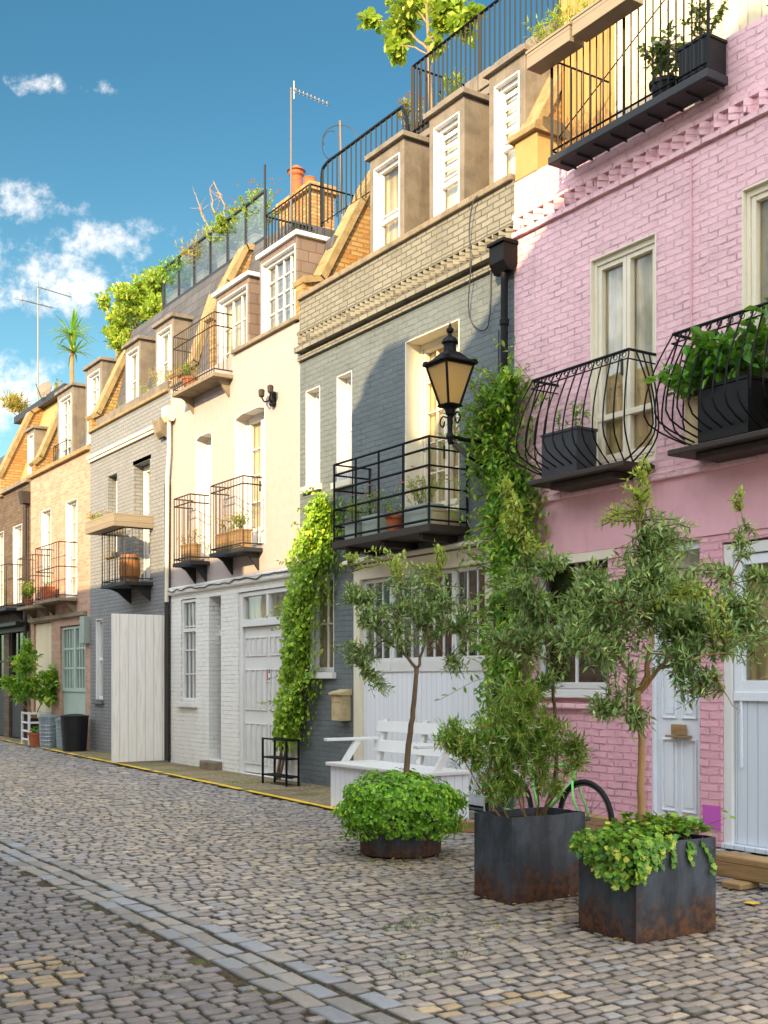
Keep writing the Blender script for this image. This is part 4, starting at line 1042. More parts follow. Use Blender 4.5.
# ================================================================== PLANTERS AND TREES
def steel_planter(cx,cy,sx,sy,h,label,rz=0):
    t = thing('steel_planter',(cx,cy,0),label,'planter','rusting steel cube planters',rz=rz)
    m = MB(); a,b = sx/2,sy/2; w=.012
    rp_ = random.Random(int(cx*100)); NX,NZ = 7,6
    def sheet(p0,p1,nrm):      # a slightly buckled steel side with its returned thickness
        g = [[None]*(NX+1) for _ in range(NZ+1)]
        for j in range(NZ+1):
            for i in range(NX+1):
                u,v = i/NX,j/NZ; k = (sin(pi*u)*sin(pi*min(1,v*1.0))*.010+rp_.gauss(0,.0016)) if 0 < i < NX else 0
                if j == NZ: k = rp_.gauss(0,.003)*(0 < i < NX)
                g[j][i] = (p0[0]+(p1[0]-p0[0])*u+nrm[0]*k, p0[1]+(p1[1]-p0[1])*u+nrm[1]*k, h*v+(rp_.gauss(0,.003) if j == NZ and 0 < i < NX else 0))
        for j in range(NZ):
            for i in range(NX): m.face([g[j][i],g[j][i+1],g[j+1][i+1],g[j+1][i]])
        ins = lambda p: (p[0]*(1-w/a)*1.0,p[1]*(1-w/b),p[2])
        for i in range(NX):
            q,r2 = g[NZ][i],g[NZ][i+1]; m.face([q,r2,ins(r2),ins(q)]); m.face([ins(q),ins(r2),(ins(r2)[0],ins(r2)[1],h-.12),(ins(q)[0],ins(q)[1],h-.12)])
    sheet((-a,-b),(a,-b),(0,-1)); sheet((a,-b),(a,b),(1,0)); sheet((a,b),(-a,b),(0,1)); sheet((-a,b),(-a,-b),(-1,0))
    m.build('box',M['steel'],t)
    sl = MB(); sl.box(-a+w,a-w,-b+w,b-w,.02,h-.05); sl.build('soil',M['soil'],t)
    return t
steel_planter(5.41,6.34,.68,.42,.60,'dark rusty steel cube planter holding the tall narrow-leaved shrub')
steel_planter(5.285,5.08,.69,.49,.575,'dark rusty steel cube planter with ivy trailing over its corner')
t = thing('drum_planter',(5.75,8.5,0),'low rusty drum planter under a dome of ground cover','planter')
MB().lathe([(.33,0),(.36,.02),(.37,.26),(.375,.28),(.35,.28),(.345,.24)],n=28).build('drum',M['steel'],t,smooth=False); MB().lathe([(.34,.2),(.34,.235)],n=24).build('soil',M['soil'],t)

def olive(name, base, trunk, tr, limbs, blobs, label, seed, tips=None, group='olive trees in planters', L=.062, w=.016, mats=('bark','lf_olive','lf_olive_tip'), gap=.028, spray=.24, mult=1.0, **kw):
    rg_ = random.Random(seed); t = thing(name,tuple(base),label,'tree',group,local=False)
    wd = MB(); tp = smooth_pts(trunk,4,.003,rg_); wd.tube(tp,[tr*(1-.35*i/(len(tp)-1))*(1.25 if i==0 else 1) for i in range(len(tp))],9)
    ln = []
    for pts,r0 in limbs:
        q = smooth_pts(pts,4,.010,rg_); wd.tube(q,[r0*(1-.72*i/(len(q)-1)) for i in range(len(q))],6); ln.append((q,r0,r0*.3))
    trunk_o = wd.build('trunk',M[mats[0]],t,smooth=True)
    nodes = limb_nodes(ln)
    tw = MB(); lf = MB()
    sprays(tw,lf,nodes,blobs,rg_,L,w,gap=gap,spray=spray,mult=mult,**kw)
    if tips: sprays(tw,lf,nodes,tips,rg_,L*.8,w*1.05,gap=gap*.9,spray=spray*.8,updir=.8,mi=1,**kw)
    tw.build('twigs',M['twig'],trunk_o)
    lf.build('crown',[M[mats[1]],M[mats[2]]],t)
    return t
A = lambda lst,d: [at(px,py,d+dd) for px,py,dd in lst]
d2 = 7.2
olive('olive_tree',(5.30,5.10,.52),[V((5.30,5.10,.50)),at(641,800,7.2),at(641,740,7.2),at(638,690,7.2)],.028,
  [(A([(638,692,0),(620,660,.1),(612,620,.2),(590,585,.25)],d2),.017),(A([(638,690,0),(652,655,-.1),(648,600,-.05),(642,540,0),(640,470,0)],d2),.019),
   (A([(640,692,0),(668,660,.1),(700,630,.1),(745,605,.1),(762,575,.1)],d2),.015),(A([(660,668,0),(690,660,-.25),(735,650,-.3)],d2),.011),(A([(620,660,.1),(585,650,0),(562,640,-.1)],d2),.010),
   (A([(720,622,.1),(738,560,.1),(741,500,.1)],d2),.008),(A([(650,620,-.1),(610,600,-.3)],d2),.009),(A([(640,700,0),(625,712,-.15),(600,715,-.2)],d2),.007),(A([(690,655,-.2),(725,690,-.3),(738,715,-.3)],d2),.006)],
  [(at(660,605,d2),(.56,.45,.42),150),(at(600,600,d2+.1),(.26,.28,.28),40),(at(705,625,d2),(.30,.32,.26),40),(at(750,630,d2),(.20,.28,.24),34),(at(755,585,d2+.1),(.15,.2,.16),14),(at(665,540,d2),(.22,.22,.18),22),
   (at(575,635,d2-.1),(.13,.16,.16),13),(at(605,708,d2-.2),(.14,.1,.09),11),(at(640,725,d2-.15),(.08,.08,.10),7),(at(738,712,d2-.3),(.06,.06,.06),6),(at(690,690,d2-.2),(.14,.1,.12),10),(at(743,548,d2+.1),(.10,.08,.16),10),(at(615,655,d2-.2),(.22,.16,.18),24),(at(690,660,d2-.15),(.25,.2,.16),24)],
  'larger olive tree with a spreading crown growing from the ivy-draped steel planter',31,
  tips=[(at(640,500,d2),(.13,.13,.18),20),(at(640,468,d2),(.05,.05,.07),6),(at(741,500,d2+.1),(.025,.025,.10),5),(at(605,520,d2+.05),(.10,.1,.08),6),(at(700,600,d2-.2),(.22,.15,.14),16)],L=.066,w=.020,mult=2.1,shell=.75,spray=.42,gap=.036,ang=.65,mats=('tan_bark','lf_olive','lf_olive_tip'))
d1 = 10.26
olive('olive_tree',(5.75,8.5,.25),[V((5.74,8.5,.22)),at(409,745,d1),at(413,710,d1),at(417,668,d1)],.030,
  [(A([(416,672,0),(404,652,0),(385,640,.1),(362,622,.1)],d1),.017),(A([(417,668,0),(424,645,0),(432,610,0),(440,570,0)],d1),.016),(A([(408,655,0),(398,630,-.2),(402,580,-.2)],d1),.012),(A([(422,650,0),(445,632,.1),(472,622,.2)],d1),.010),(A([(385,640,.1),(368,655,.0),(362,675,0)],d1),.008),(A([(372,628,.1),(352,590,.1),(350,558,.1)],d1),.008),(A([(432,640,0),(455,665,-.1)],d1),.006)],
  [(at(408,612,d1),(.52,.46,.40),110),(at(372,605,d1),(.28,.3,.3),34),(at(362,655,d1),(.17,.2,.18),18),(at(382,692,d1-.1),(.12,.1,.10),9),(at(448,605,d1),(.26,.3,.26),34),(at(472,635,d1),(.15,.2,.18),15),(at(458,672,d1-.1),(.17,.12,.08),9),(at(350,600,d1),(.13,.15,.16),12),(at(346,650,d1),(.1,.12,.12),8)],
  'slim olive tree with airy crown growing from the dome of ground cover',32,
  tips=[(at(395,560,d1),(.16,.16,.12),14),(at(352,560,d1),(.09,.08,.06),7),(at(440,552,d1),(.10,.10,.10),8),(at(425,575,d1),(.2,.2,.12),14)],L=.062,w=.022,mult=1.35,shell=.75,spray=.45,gap=.042,ang=.65)
d3 = 8.36
olive('olive_tree',(5.56,6.38,.54),[V((5.56,6.38,.52)),at(556,770,d3),at(555,720,d3),at(553,680,d3)],.018,
  [(A([(553,684,0),(545,640,0),(530,580,.1),(515,500,.1)],d3),.012),(A([(553,680,0),(570,640,.1),(585,600,.1)],d3),.010),(A([(548,660,0),(520,650,-.1),(500,640,-.1)],d3),.008),(A([(553,684,0),(520,700,0),(495,690,0)],d3),.007),(A([(535,600,.1),(555,570,.1),(572,560,.1)],d3),.006)],
  [(at(575,605,d3),(.20,.22,.2),24),(at(540,625,d3),(.22,.25,.22),32),(at(590,640,d3),(.14,.16,.14),12),(at(508,645,d3),(.17,.2,.2),22),(at(518,590,d3),(.17,.2,.2),22),(at(545,565,d3),(.16,.16,.13),12),(at(500,695,d3),(.15,.16,.13),14),(at(550,680,d3-.1),(.14,.12,.1),9)],
  'slender olive sapling with a thin stem rising from the shrub planter by the bicycle',33,
  tips=[(at(513,520,d3),(.12,.12,.18),22),(at(506,488,d3),(.07,.07,.10),8),(at(535,545,d3),(.12,.1,.12),10)],L=.068,w=.021,mult=2.5,shell=.75,spray=.42,gap=.036,ang=.65)

def shrub(name, base, blobs, stems, label, cat, seed, leafm, L, w, shape='kite', gap=.03, spray=.25, group=None, stemr=.008, fl=None, bark='tan_bark', **kw):
    rg_ = random.Random(seed); t = thing(name,tuple(base),label,cat,group,local=False)
    wd = MB(); ln = []
    for pts in stems:
        q = smooth_pts(pts,4,.006,rg_); wd.tube(q,[stemr*(1-.7*i/(len(q)-1)) for i in range(len(q))],5); ln.append((q,1,1))
    lf = MB(); sprays(wd,lf,limb_nodes(ln),blobs,rg_,L,w,shape,gap=gap,spray=spray,tmin=.3,**kw)
    wd.build('stems',M[bark],t); lf.build('foliage',M[leafm],t)
    if fl:
        f = MB()
        for (c,rad,n,mk) in fl:
            for _ in range(n):
                u = rnd_unit(rg_); p = V(c)+V((u.x*rad[0],u.y*rad[1],u.z*rad[2]))
                for k in range(5): a = k*1.257; leaf(f,p,V((cos(a),sin(a),.5)),V((0,0,1)),.022,.016,'oval')
        f.build('flowers',M[fl[0][3]],t)
    return t
d4 = 8.08; b4 = V((5.38,6.34,.55))
shrub('bushy_shrub',(5.38,6.34,.55),[(at(515,745,d4),(.32,.3,.26),95),(at(470,745,d4),(.20,.22,.19),46),(at(450,738,d4),(.14,.12,.14),24),(at(552,745,d4),(.20,.2,.2),44),(at(520,700,d4),(.22,.22,.18),40),(at(578,755,d4),(.09,.1,.13),14),(at(500,790,d4),(.22,.2,.10),30),(at(545,785,d4),(.17,.15,.1),20)],
  [[b4,at(505,770,d4),at(495,720,d4)],[b4+V((.1,0,0)),at(540,780,d4),at(545,720,d4)],[b4+V((-.15,0,0)),at(490,790,d4),at(462,745,d4)],[b4,at(520,770,d4),at(522,690,d4)],[b4+V((.15,.05,0)),at(560,785,d4),at(578,745,d4)],[b4+V((-.2,.05,0)),at(482,790,d4),at(450,740,d4)]],
  'bushy bright green narrow-leaved shrub spilling over a steel planter','shrub',41,'lf_shrub',.066,.014,gap=.026,spray=.34,mult=1.9,shell=.6,fl=[(at(530,745,d4-.1),(.3,.2,.15),26,'fl_white')])
# ivy in the near planter, trailing over its front corner
rg = random.Random(51); t = thing('ivy',(5.28,5.1,.525),'variegated ivy trailing over the front corner of the nearer steel planter','ivy',local=False)
lf = MB(); wd = MB()
def ivy_top():
    x = rg.uniform(-.36,.33); y = rg.uniform(-.33,.14); h = .575+.13*rg.random()*(1-abs(x)/.5)+.03*sin(x*9)+.05*max(0,-(y)-.0)
    return V((5.27+x,5.16+y,h)), V((rg.gauss(0,.3),rg.gauss(0,.3),1)).normalized()
leaf_mass(lf,ivy_top,1300,rg,.044,.044,'ivy',face=.6,down=.15)
def ivy_side():
    # hangs off the street-side face and round the near corner
    if rg.random() < .62:
        s = rg.random()**.8; y = 4.85+.46*s; drop = .24*(1-s)**.7+.06
        z = .60-drop*rg.random()**.9; return V((4.945-rg.uniform(.0,.09),y-.01,z)), V((-1,-.2,.3)).normalized()
    s = rg.random()**1.6; x = 4.93+.30*s; drop = .22*(1-s)**1.5+.03
    return V((x,4.845-rg.uniform(0,.05),.60-drop*rg.random())), V((-.2,-1,.3)).normalized()
leaf_mass(lf,ivy_side,950,rg,.042,.042,'ivy',face=.62,down=.6)
for k in range(9):
    x0 = 4.95+.62*rg.random(); z = .58; pts = [V((x0,5.0,.59)),V((x0,4.84,.59))]; q = pts[-1].copy()
    for j in range(rg.randint(2,6)): q = q+V((rg.gauss(.0,.02),-.004,-.035)); pts.append(q.copy()); leaf(lf,q,V((rg.gauss(0,.6),-.5,-.6)),V((0,-1,.3)),.048,.048,'ivy')
    wd.tube(pts,.0025,3)
for (px,py) in ((690,838),(700,826),(722,812),(730,818)):
    p = at(px,py,7.35); leaf(lf,p,V((1,-.3,-.1)),V((0,-.4,1)),.05,.05,'ivy')
wd.tube([V((5.55,4.95,.6)),at(700,828,7.4),at(726,818,7.35)],.002,3)
for s in range(14):
    pts = [V((4.93,4.87+.032*s,.55)),V((4.92,4.87+.032*s,.45)),V((4.915,4.86+.03*s,.36))]; wd.tube(pts,.0025,3)
wd.build('stems',M['twig'],t); lf.build('foliage',M['lf_ivy'],t)
# dome of ground cover in the drum
rg = random.Random(52); t = thing('ground_cover',(5.75,8.5,.24),'dense rounded dome of small bright leaves in the drum planter','plant'); t['_o'] = (5.75,8.5,.24)
lf = MB()
def dome():
    u = rnd_unit(rg)
    if u.z < -.45: u.z = -u.z*.4
    u.normalize(); k = 1+.10*sin(u.x*7+1)*cos(u.y*6)+.07*sin(u.z*11+u.x*6)+.05*sin(u.y*15)
    rr = rg.uniform(.82,1.03)*k
    return V((5.75+u.x*.56*rr, 8.5+u.y*.56*rr, .36+u.z*.38*rr)), u
leaf_mass(lf,dome,7000,rg,.044,.032,'oval',face=.7,down=.25)
lf.build('foliage',M['lf_dome'],t)
wd = MB()
for k in range(26):
    a = k*.91; wd.tube([V((5.75,8.5,.24)),V((5.75+.25*cos(a),8.5+.25*sin(a),.42)),V((5.75+.48*cos(a),8.5+.48*sin(a),.35+.2*sin(k)))],[.006,.004,.002],4)
wd.build('stems',M['twig'],t)

# climbers on the walls
def climber(name, base, spine, n, label, seed, leafm, L, w, depth=.22, shape='oval', loose=.3, tw_n=40):
    """spine: (px, py, half-width in px) on the wall plane"""
    rg_ = random.Random(seed); t = thing(name,tuple(base),label,'climber',local=False); lf = MB(); wd = MB()
    P = []
    for (px,py,hw) in spine:
        c = on(px,py); e = on(px+hw,py); P.append((c,abs(c.y-e.y)))
    def pick():
        i = rg_.randrange(len(P)-1); tt = rg_.random()
        c = P[i][0].lerp(P[i+1][0],tt); hw = P[i][1]*(1-tt)+P[i+1][1]*tt
        u = rg_.gauss(0,.5); u = max(-1.25,min(1.25,u))
        bulge = max(.15,1-u*u*.7)
        x = W-.03-depth*bulge*rg_.random()**.5*(1+.35*sin(c.z*7+u*4))
        return V((x,c.y+u*hw,c.z+rg_.gauss(0,.05))), V((-1,-u*.6+rg_.gauss(0,.2),.35)).normalized()
    leaf_mass(lf,pick,n,rg_,L,w,shape,face=.6,down=.5)
    for k in range(4):
        pts = [V((W-.05-.02*k,c.y+rg_.gauss(0,hw*.3),c.z)) for c,hw in reversed(P)]; pts[0] = V(base)+V((0,rg_.gauss(0,.04),0)); wd.tube(smooth_pts(pts,3),[.022-.018*i/(3*(len(pts)-1)) for i in range(3*(len(pts)-1)+1)],6)
    for k in range(tw_n):
        p,nr = pick(); q = p+V((-rg_.uniform(.05,.3),rg_.gauss(0,loose*.6),rg_.gauss(.02,loose*.4))); mid = p.lerp(q,.5)+V((0,0,.04))
        wd.tube([p+V((.05,0,0)),mid,q],.003,3)
        for j in range(9):
            s = p.lerp(mid,.2+.2*j) if j < 4 else mid.lerp(q,(j-4)/4); leaf(lf,s,(rnd_unit(rg_)+V((-.4,0,-.2))).normalized(),V((-.4,0,1)),L*.9,w*.9,shape)
    wd.build('stem',M['bark'],t); lf.build('foliage',M[leafm],t); return t
climber('wall_climber',(W-.12,10.5,.02),[(519,383,9),(512,400,22),(502,432,28),(505,462,24),(520,490,22),(516,520,30),(522,560,22),(520,620,26),(516,690,26),(512,740,24)],4200,'tall feathery green creeper beside the street lamp',61,'lf_creeper',.10,.045,depth=.20,tw_n=300,loose=.55)
climber('wall_ivy',(W-.1,15.72,.02),[(328,500,12),(328,520,18),(322,545,25),(319,570,24),(310,600,21),(307,630,18),(304,660,15),(304,690,17),(297,715,16),(294,745,13)],5600,'yellow green ivy climbing between the cream and slate houses',62,'lf_wallivy',.075,.062,depth=.20,tw_n=40)
# ================================================================== STREET THINGS
# white storage bench (length along y, open face to the street)
t = thing('bench',(7.42,11.05,.012),'white painted timber storage bench with slatted back and angled arms','bench')
L2,dp = .98,.62
m = MB(); m.box(-.31,.30,-L2,L2,.0,.50); m.build('seat_box',M['white_boards'],t,bev=.004)
MB().box(-.36,.31,-L2-.04,L2+.04,.502,.545).build('seat',M['white_paint'],t,bev=.008)
m = MB()
for (a,b) in ((.66,.80),(.90,1.03)): m.add([(.27+(a-.55)*.22,-L2,a),(.30+(a-.55)*.22,-L2,a),(.30+(b-.55)*.22,-L2,b),(.27+(b-.55)*.22,-L2,b),(.27+(a-.55)*.22,L2,a),(.30+(a-.55)*.22,L2,a),(.30+(b-.55)*.22,L2,b),(.27+(b-.55)*.22,L2,b)],[(0,1,2,3),(7,6,5,4),(0,4,5,1),(1,5,6,2),(2,6,7,3),(3,7,4,0)])
for y in (-L2+.12,0,L2-.12): m.prism([(.302,.55),(.345,.55),(.45,1.05),(.412,1.05)],y-.035,y+.035)
m.build('backrest',M['white_paint'],t,bev=.005)
for s in (-1,1):
    m = MB(); y = s*(L2-.03)
    m.box(-.40,.36,y-.04,y+.04,.80,.835); m.prism([(-.16,.547),(-.08,.547),(.10,.798),(.02,.798)],y-.02,y+.02); m.build('arm',M['white_paint'],t,bev=.005)
# things sitting on the bench end
# small black metal stand by the ivy
t = thing('plant_stand',(8.0,14.98,.012),'low black metal open stand beside the foot of the wall ivy','stand')
m = MB()
for x in (-.10,.10):
    for y in (-.37,.37): m.box(x-.014,x+.014,y-.014,y+.014,0,.68)
for z in (.12,.38): m.box(-.10,.10,-.37,.37,z,z+.025)
for x in (-.10,.10): m.box(x-.012,x+.012,-.355,.355,.655,.68)
m.box(-.085,.085,-.382,-.358,.655,.68); m.build('frame',M['black_iron'],t,bev=.003)

# bicycle, front wheel nearest, in the line of the street
t = thing('bicycle',(7.0,7.76,.0),'green and white bicycle half hidden behind the steel planters','bicycle',rz=.0)
r_ = .33
def wheel(y):
    m = MB(); m.tube([(0,y+r_*cos(a),r_+.0+r_*sin(a)) for a in [2*pi*k/36 for k in range(37)]],.021,8,cap=False); w_ = m.build('wheel',M['rubber'],t,smooth=True)
    m = MB(); m.tube([(0,y+(r_-.03)*cos(a),r_+(r_-.03)*sin(a)) for a in [2*pi*k/36 for k in range(37)]],.009,6,cap=False); m.build('rim',M['alu'],w_,smooth=True)
    m = MB()
    for k in range(18): a = 2*pi*k/18; m.bar(((-.02 if k%2 else .02),y,r_),(0,y+(r_-.03)*cos(a),r_+(r_-.03)*sin(a)),.003)
    m.tube([(-.05,y,r_),(.05,y,r_)],.018,8); m.build('spokes',M['alu'],w_)
wheel(-.30); wheel(.75)
m = MB(); hd=(0,-.12,.86); hb=(0,-.16,.66); bb=(0,.30,.28); st_=(0,.46,.80); ax=(0,.75,.33)
m.tube([hb,bb],.019,8); m.tube([(0,-.13,.80),(0,.45,.74)],.016,8); m.tube([bb,st_],.016,8); m.tube([hb,hd],.02,8)
for s in (-.05,.05): m.tube([bb,(s,.75,.33)],.009,6); m.tube([(0,.45,.74),(s,.75,.33)],.008,6)
m.build('frame',M['green_enamel'],t,smooth=True)
m = MB()
for s in (-.055,.055): m.tube([(s*.5,-.165,.66),(s,-.20,.52),(s,-.30,.33)],.011,6)
m.build('fork',M['green_enamel'],t,smooth=True)
m = MB(); m.tube([hd,(0,-.11,.95)],.012,6); m.tube(smooth_pts([(-.30,.10,.93),(-.26,-.05,.96),(-.1,-.13,.96),(.1,-.13,.96),(.26,-.05,.96),(.30,.10,.93)],4),.011,6); m.build('handlebar',M['alu'],t,smooth=True)
m = MB(); m.tube([st_,(0,.48,.9)],.012,6); m.prism([(.33,.90),(.62,.90),(.64,.94),(.5,.95),(.34,.93)],-.06,.06,'x'); m.build('saddle',M['black_plastic'],t,bev=.01)
m = MB(); m.tube([(-.03,.30,.28),(.03,.30,.28)],.08,14); m.bar((.05,.30,.28),(.06,.36,.12),.012); m.build('crank',M['black_iron'],t)
m = MB(); m.tube([(0,.75+.37*cos(a),.33+.37*sin(a)) for a in [-.2+2.6*k/14 for k in range(15)]],.012,5); m.build('mudguard',M['white_paint'],t)

# timber baulks lying by the pink house
def baulk(name,x,y0,y1,sx,z0,h,label,rz=0):
    t = MB(); m = t.box(-sx/2,sx/2,-(y1-y0)/2,(y1-y0)/2,0,h); o = m.build(name,M['brown_wood'],None,bev=.012,loc=(0,0,0)); o.location = (x,(y0+y1)/2,z0); o.rotation_euler[2] = rz
    tag(o,label,'timber','timbers by the pink house'); return o
baulk('timber_beam',7.03,4.55,5.98,.20,.055,.17,'long weathered timber beam lying before the pale garage doors')
baulk('timber_beam',8.05,7.3,9.2,.16,.0,.20,'timber baulk lying along the pink wall behind the bicycle')
baulk('timber_block',6.92,5.62,5.80,.22,.0,.053,'short timber block propping the end of the long beam')
baulk('timber_block',6.95,4.75,4.93,.22,.0,.053,'short timber block propping the beam further from the planters')
baulk('timber_block',7.1,9.2,9.6,.14,.0,.12,'short timber offcut on the setts behind the dome planter',.5)
# dustbins
def dustbin(x,y,r0,r1,h,mat,label,grp,ribs=True,open_=False):
    t = thing('dustbin',(x,y,.012),label,'bin',grp); m = MB()
    pr = [(r0,0)]
    for k in range(6): z = h*(.12+.13*k); q = r0+(r1-r0)*z/h; pr += [(q,z-.012),(q+.006,z),(q,z+.012)] if ribs else [(q,z)]
    pr += [(r1,h),(r1+.015,h+.005),(r1+.015,h+.025),(r1-.01,h+.025)]
    m.lathe(pr,n=24); b_ = m.build('body',M[mat],t,smooth=False)
    if open_: MB().lathe([(r1-.012,h+.026),(r1-.02,h+.03),(r1*.5,h+.06),(.02,h+.07)],n=24).build('lid',M[mat],t)
    else:
        MB().lathe([(r1+.02,h+.027),(r1+.02,h+.05),(r1*.6,h+.085),(.03,h+.10)],n=24).build('lid',M[mat],t)
        MB().tube([(-.06,0,h+.09),(-.05,0,h+.13),(.05,0,h+.13),(.06,0,h+.09)],.008,6).build('lid_handle',M[mat],t)
    for s in (-1,1): MB().tube([(-.05,s*(r1-.01),h*.82),(-.05,s*(r1+.04),h*.80),(.05,s*(r1+.04),h*.80),(.05,s*(r1-.01),h*.82)],.008,6).build('handle',M[mat],t)
dustbin(7.98,26.1,.19,.225,.66,'zinc','galvanised steel dustbin next to the terracotta tub','dustbins by the buff house')
dustbin(8.12,25.35,.18,.205,.62,'zinc','galvanised steel dustbin squeezed beside the black bin','dustbins by the buff house')
dustbin(8.05,24.5,.25,.30,.74,'black_plastic','large black plastic bin next to the blue wall','dustbins by the buff house',False,True)

# potted plants
def potted(label, loc, pot, size, mat, plants, seed, leafm='lf_lime', L=.05, w=.02, shape='oval', group=None, fl=None, rz=0, stems=True, name='potted_plant', cat='potted plant'):
    rg_ = random.Random(seed); t = thing(name,loc,label,cat,group,rz=rz); m = MB()
    if pot == 'box':
        a,b,h = size[0]/2,size[1]/2,size[2]
        m.box(-a,a,-b,b,0,h-.03); m.box(-a-.01,a+.01,-b-.01,-b+.02,h-.03,h); m.box(-a-.01,a+.01,b-.02,b+.01,h-.03,h); m.box(-a-.01,-a+.02,-b+.02,b-.02,h-.03,h); m.box(a-.02,a+.01,-b+.02,b-.02,h-.03,h)
    else:
        r0,r1,h = size; m.lathe([(r0,0),(r1,h*.82),(r1+.015,h*.82),(r1+.02,h),(r1-.005,h),(r1-.01,h*.9)],n=18)
    m.build('pot',M[mat],t,bev=.004 if pot=='box' else 0)
    MB().lathe([(min(size[0],size[1])*.42 if pot=='box' else size[1]*.9,size[2]-.05),(min(size[0],size[1])*.4 if pot=='box' else size[1]*.85,size[2]-.015)],n=12).build('soil',M['soil'],t)
    lf = MB(); wd = MB()
    for (bx,by,n,h_,sp) in plants: tuft(lf,(bx,by,size[2]-.03),n,rg_,h_,sp,L,w,shape,0,wd)
    wd.build('stems',M['twig'],t); lf.build('foliage',M[leafm],t)
    if fl:
        f = MB(); mk,n,h_,sp = fl
        for _ in range(n):
            a = rg_.random()*6.28; k = rg_.random()**.5*sp; p = V((k*cos(a)*(2.0 if size[1] > size[0]*1.5 and pot=='box' else 1)*0+k*cos(a), k*sin(a)*(1.6 if pot=='box' else 1), size[2]+h_*rg_.uniform(.5,1.05)))
            for q in range(5): an = q*1.257; leaf(f,p,V((cos(an),sin(an),.4)),V((0,0,1)),.04,.03,'oval')
        f.build('flowers',M[mk],t)
    return t
# pink balconies
potted('dark grey box planter with a few thin sprigs on the left pink-house balcony',(W-.21,9.02,3.69),'box',(.28,.54,.46),'grey_pot',[(0,-.1,7,.45,.14),(0,.12,4,.3,.12)],1,'lf_shrub',.06,.026,group='balcony planters')
t = potted('black box planter of big broad leaves on the right pink-house balcony',(W-.21,6.86,3.69),'box',(.32,.56,.50),'black_pot',[(0,0,26,.62,.45),(-.05,.2,20,.5,.5),(0,-.15,16,.5,.4)],2,'lf_hydr',.13,.095,group='balcony planters')
potted('tan box planter with broad leaves hanging over it on the right pink-house balcony',(W-.16,7.27,3.69),'box',(.22,.22,.46),'tan_stone',[(-.02,0,22,.5,.42),(-.1,.05,16,.35,.42)],3,'lf_hydr',.125,.09,group='balcony planters')
potted('black tub of broad leaves at the edge of the right pink-house balcony',(W-.20,6.1,3.69),'box',(.3,.4,.5),'black_pot',[(0,0,26,.75,.42)],4,'lf_hydr',.13,.095,group='balcony planters')
# pink terrace
potted('white flowering plant in a small black pot behind the terrace railing',(W-.16,7.72,7.055),'cyl',(.10,.14,.20),'black_pot',[(0,0,22,.55,.26)],5,'lf_dark',.08,.05,fl=('fl_white',26,.35,.24))
potted('black square pot with a twiggy shrub at the end of the top terrace',(W-.16,7.27,7.055),'box',(.26,.34,.36),'black_pot',[(0,0,18,.5,.24)],6,'lf_dark',.06,.03)
potted('green bush in a pot on the pink house parapet',(W+.35,6.55,7.01),'cyl',(.16,.2,.36),'terracotta',[(0,0,40,.75,.42)],7,'lf_dark',.07,.04)
tr1 = potted('long timber window trough of yellow green grasses hung on the terrace rail',(W-.44,8.98,7.98),'box',(.20,.66,.19),'grey_wood',[(0,-.2,16,.34,.2),(0,0,16,.36,.2),(0,.22,18,.42,.24)],8,'lf_lime',.07,.018,'kite',group='troughs on the terrace rail')
potted('long timber window trough with sparse greenery nearest the terrace end',(W-.44,8.22,8.0),'box',(.20,.78,.19),'grey_wood',[(0,-.2,6,.16,.12),(0,.25,8,.22,.14)],9,'lf_lime',.06,.018,'kite',group='troughs on the terrace rail')
# slate house balcony
S = [('grey sage pot of trailing greenery at the left end of the black balcony',12.88,'box',(.24,.30,.22),'sage_pot',18,.42,.26,10,'lf_lime',('fl_pink',7,.4,.22)),
     ('sage box of feathery green plants in the middle of the black balcony',12.42,'box',(.24,.36,.26),'sage_pot',18,.42,.26,11,'lf_shrub',('fl_pink',6,.45,.2)),
     ('sage box of leafy flowers at the front corner of the black balcony',11.40,'box',(.24,.5,.26),'sage_pot',26,.46,.32,12,'lf_lime',('fl_pink',10,.5,.3))]
for lb,y,k,sz,mt,n,h_,sp,sd,lm,fl in S: potted(lb,(W-.40,y,3.40),k,sz,mt,[(0,-.06,n//2,h_,sp),(0,.08,n//2,h_,sp)],sd,lm,.055,.02,'kite',group='pots on the black balcony',fl=fl)
potted('small orange clay pot between the sage boxes on the black balcony',(W-.44,11.95,3.40),'cyl',(.08,.11,.2),'terracotta',[(0,0,8,.22,.14)],13,'lf_lime',.05,.02,group='pots on the black balcony')
potted('pale stone trough with low growth by the door on the black balcony',(W-.25,11.24,3.40),'box',(.40,.2,.2),'tan_stone',[(0,0,6,.12,.1)],14,'lf_lime',.04,.02,group='pots on the black balcony')
# cream house balconies
for lb,y,z,n,sd,lm,fl in (('brown pot of red-tinged leaves on the left small balcony of the cream house',18.76,3.63,12,15,'lf_dry',None),('brown trough of trailing yellow flowers on the right balcony of the cream house',16.8,3.67,22,16,'lf_lime',('fl_orange',16,.25,.3)),('brown trough with thin greenery at the far end of the right cream-house balcony',17.3,3.67,10,17,'lf_dry',None)):
    potted(lb,(W-.2,y,z),'box',(.2,.4,.3),'brown_wood',[(0,-.08,n//2,.34,.22),(0,.1,n//2,.34,.22)],sd,lm,.055,.025,group='balcony planters',fl=fl)
potted('small pot of lime leaves on the high attic balcony of the cream house',(W-.2,18.8,6.665),'cyl',(.1,.13,.2),'terracotta',[(0,0,16,.4,.2)],18,'lf_lime',.06,.03)
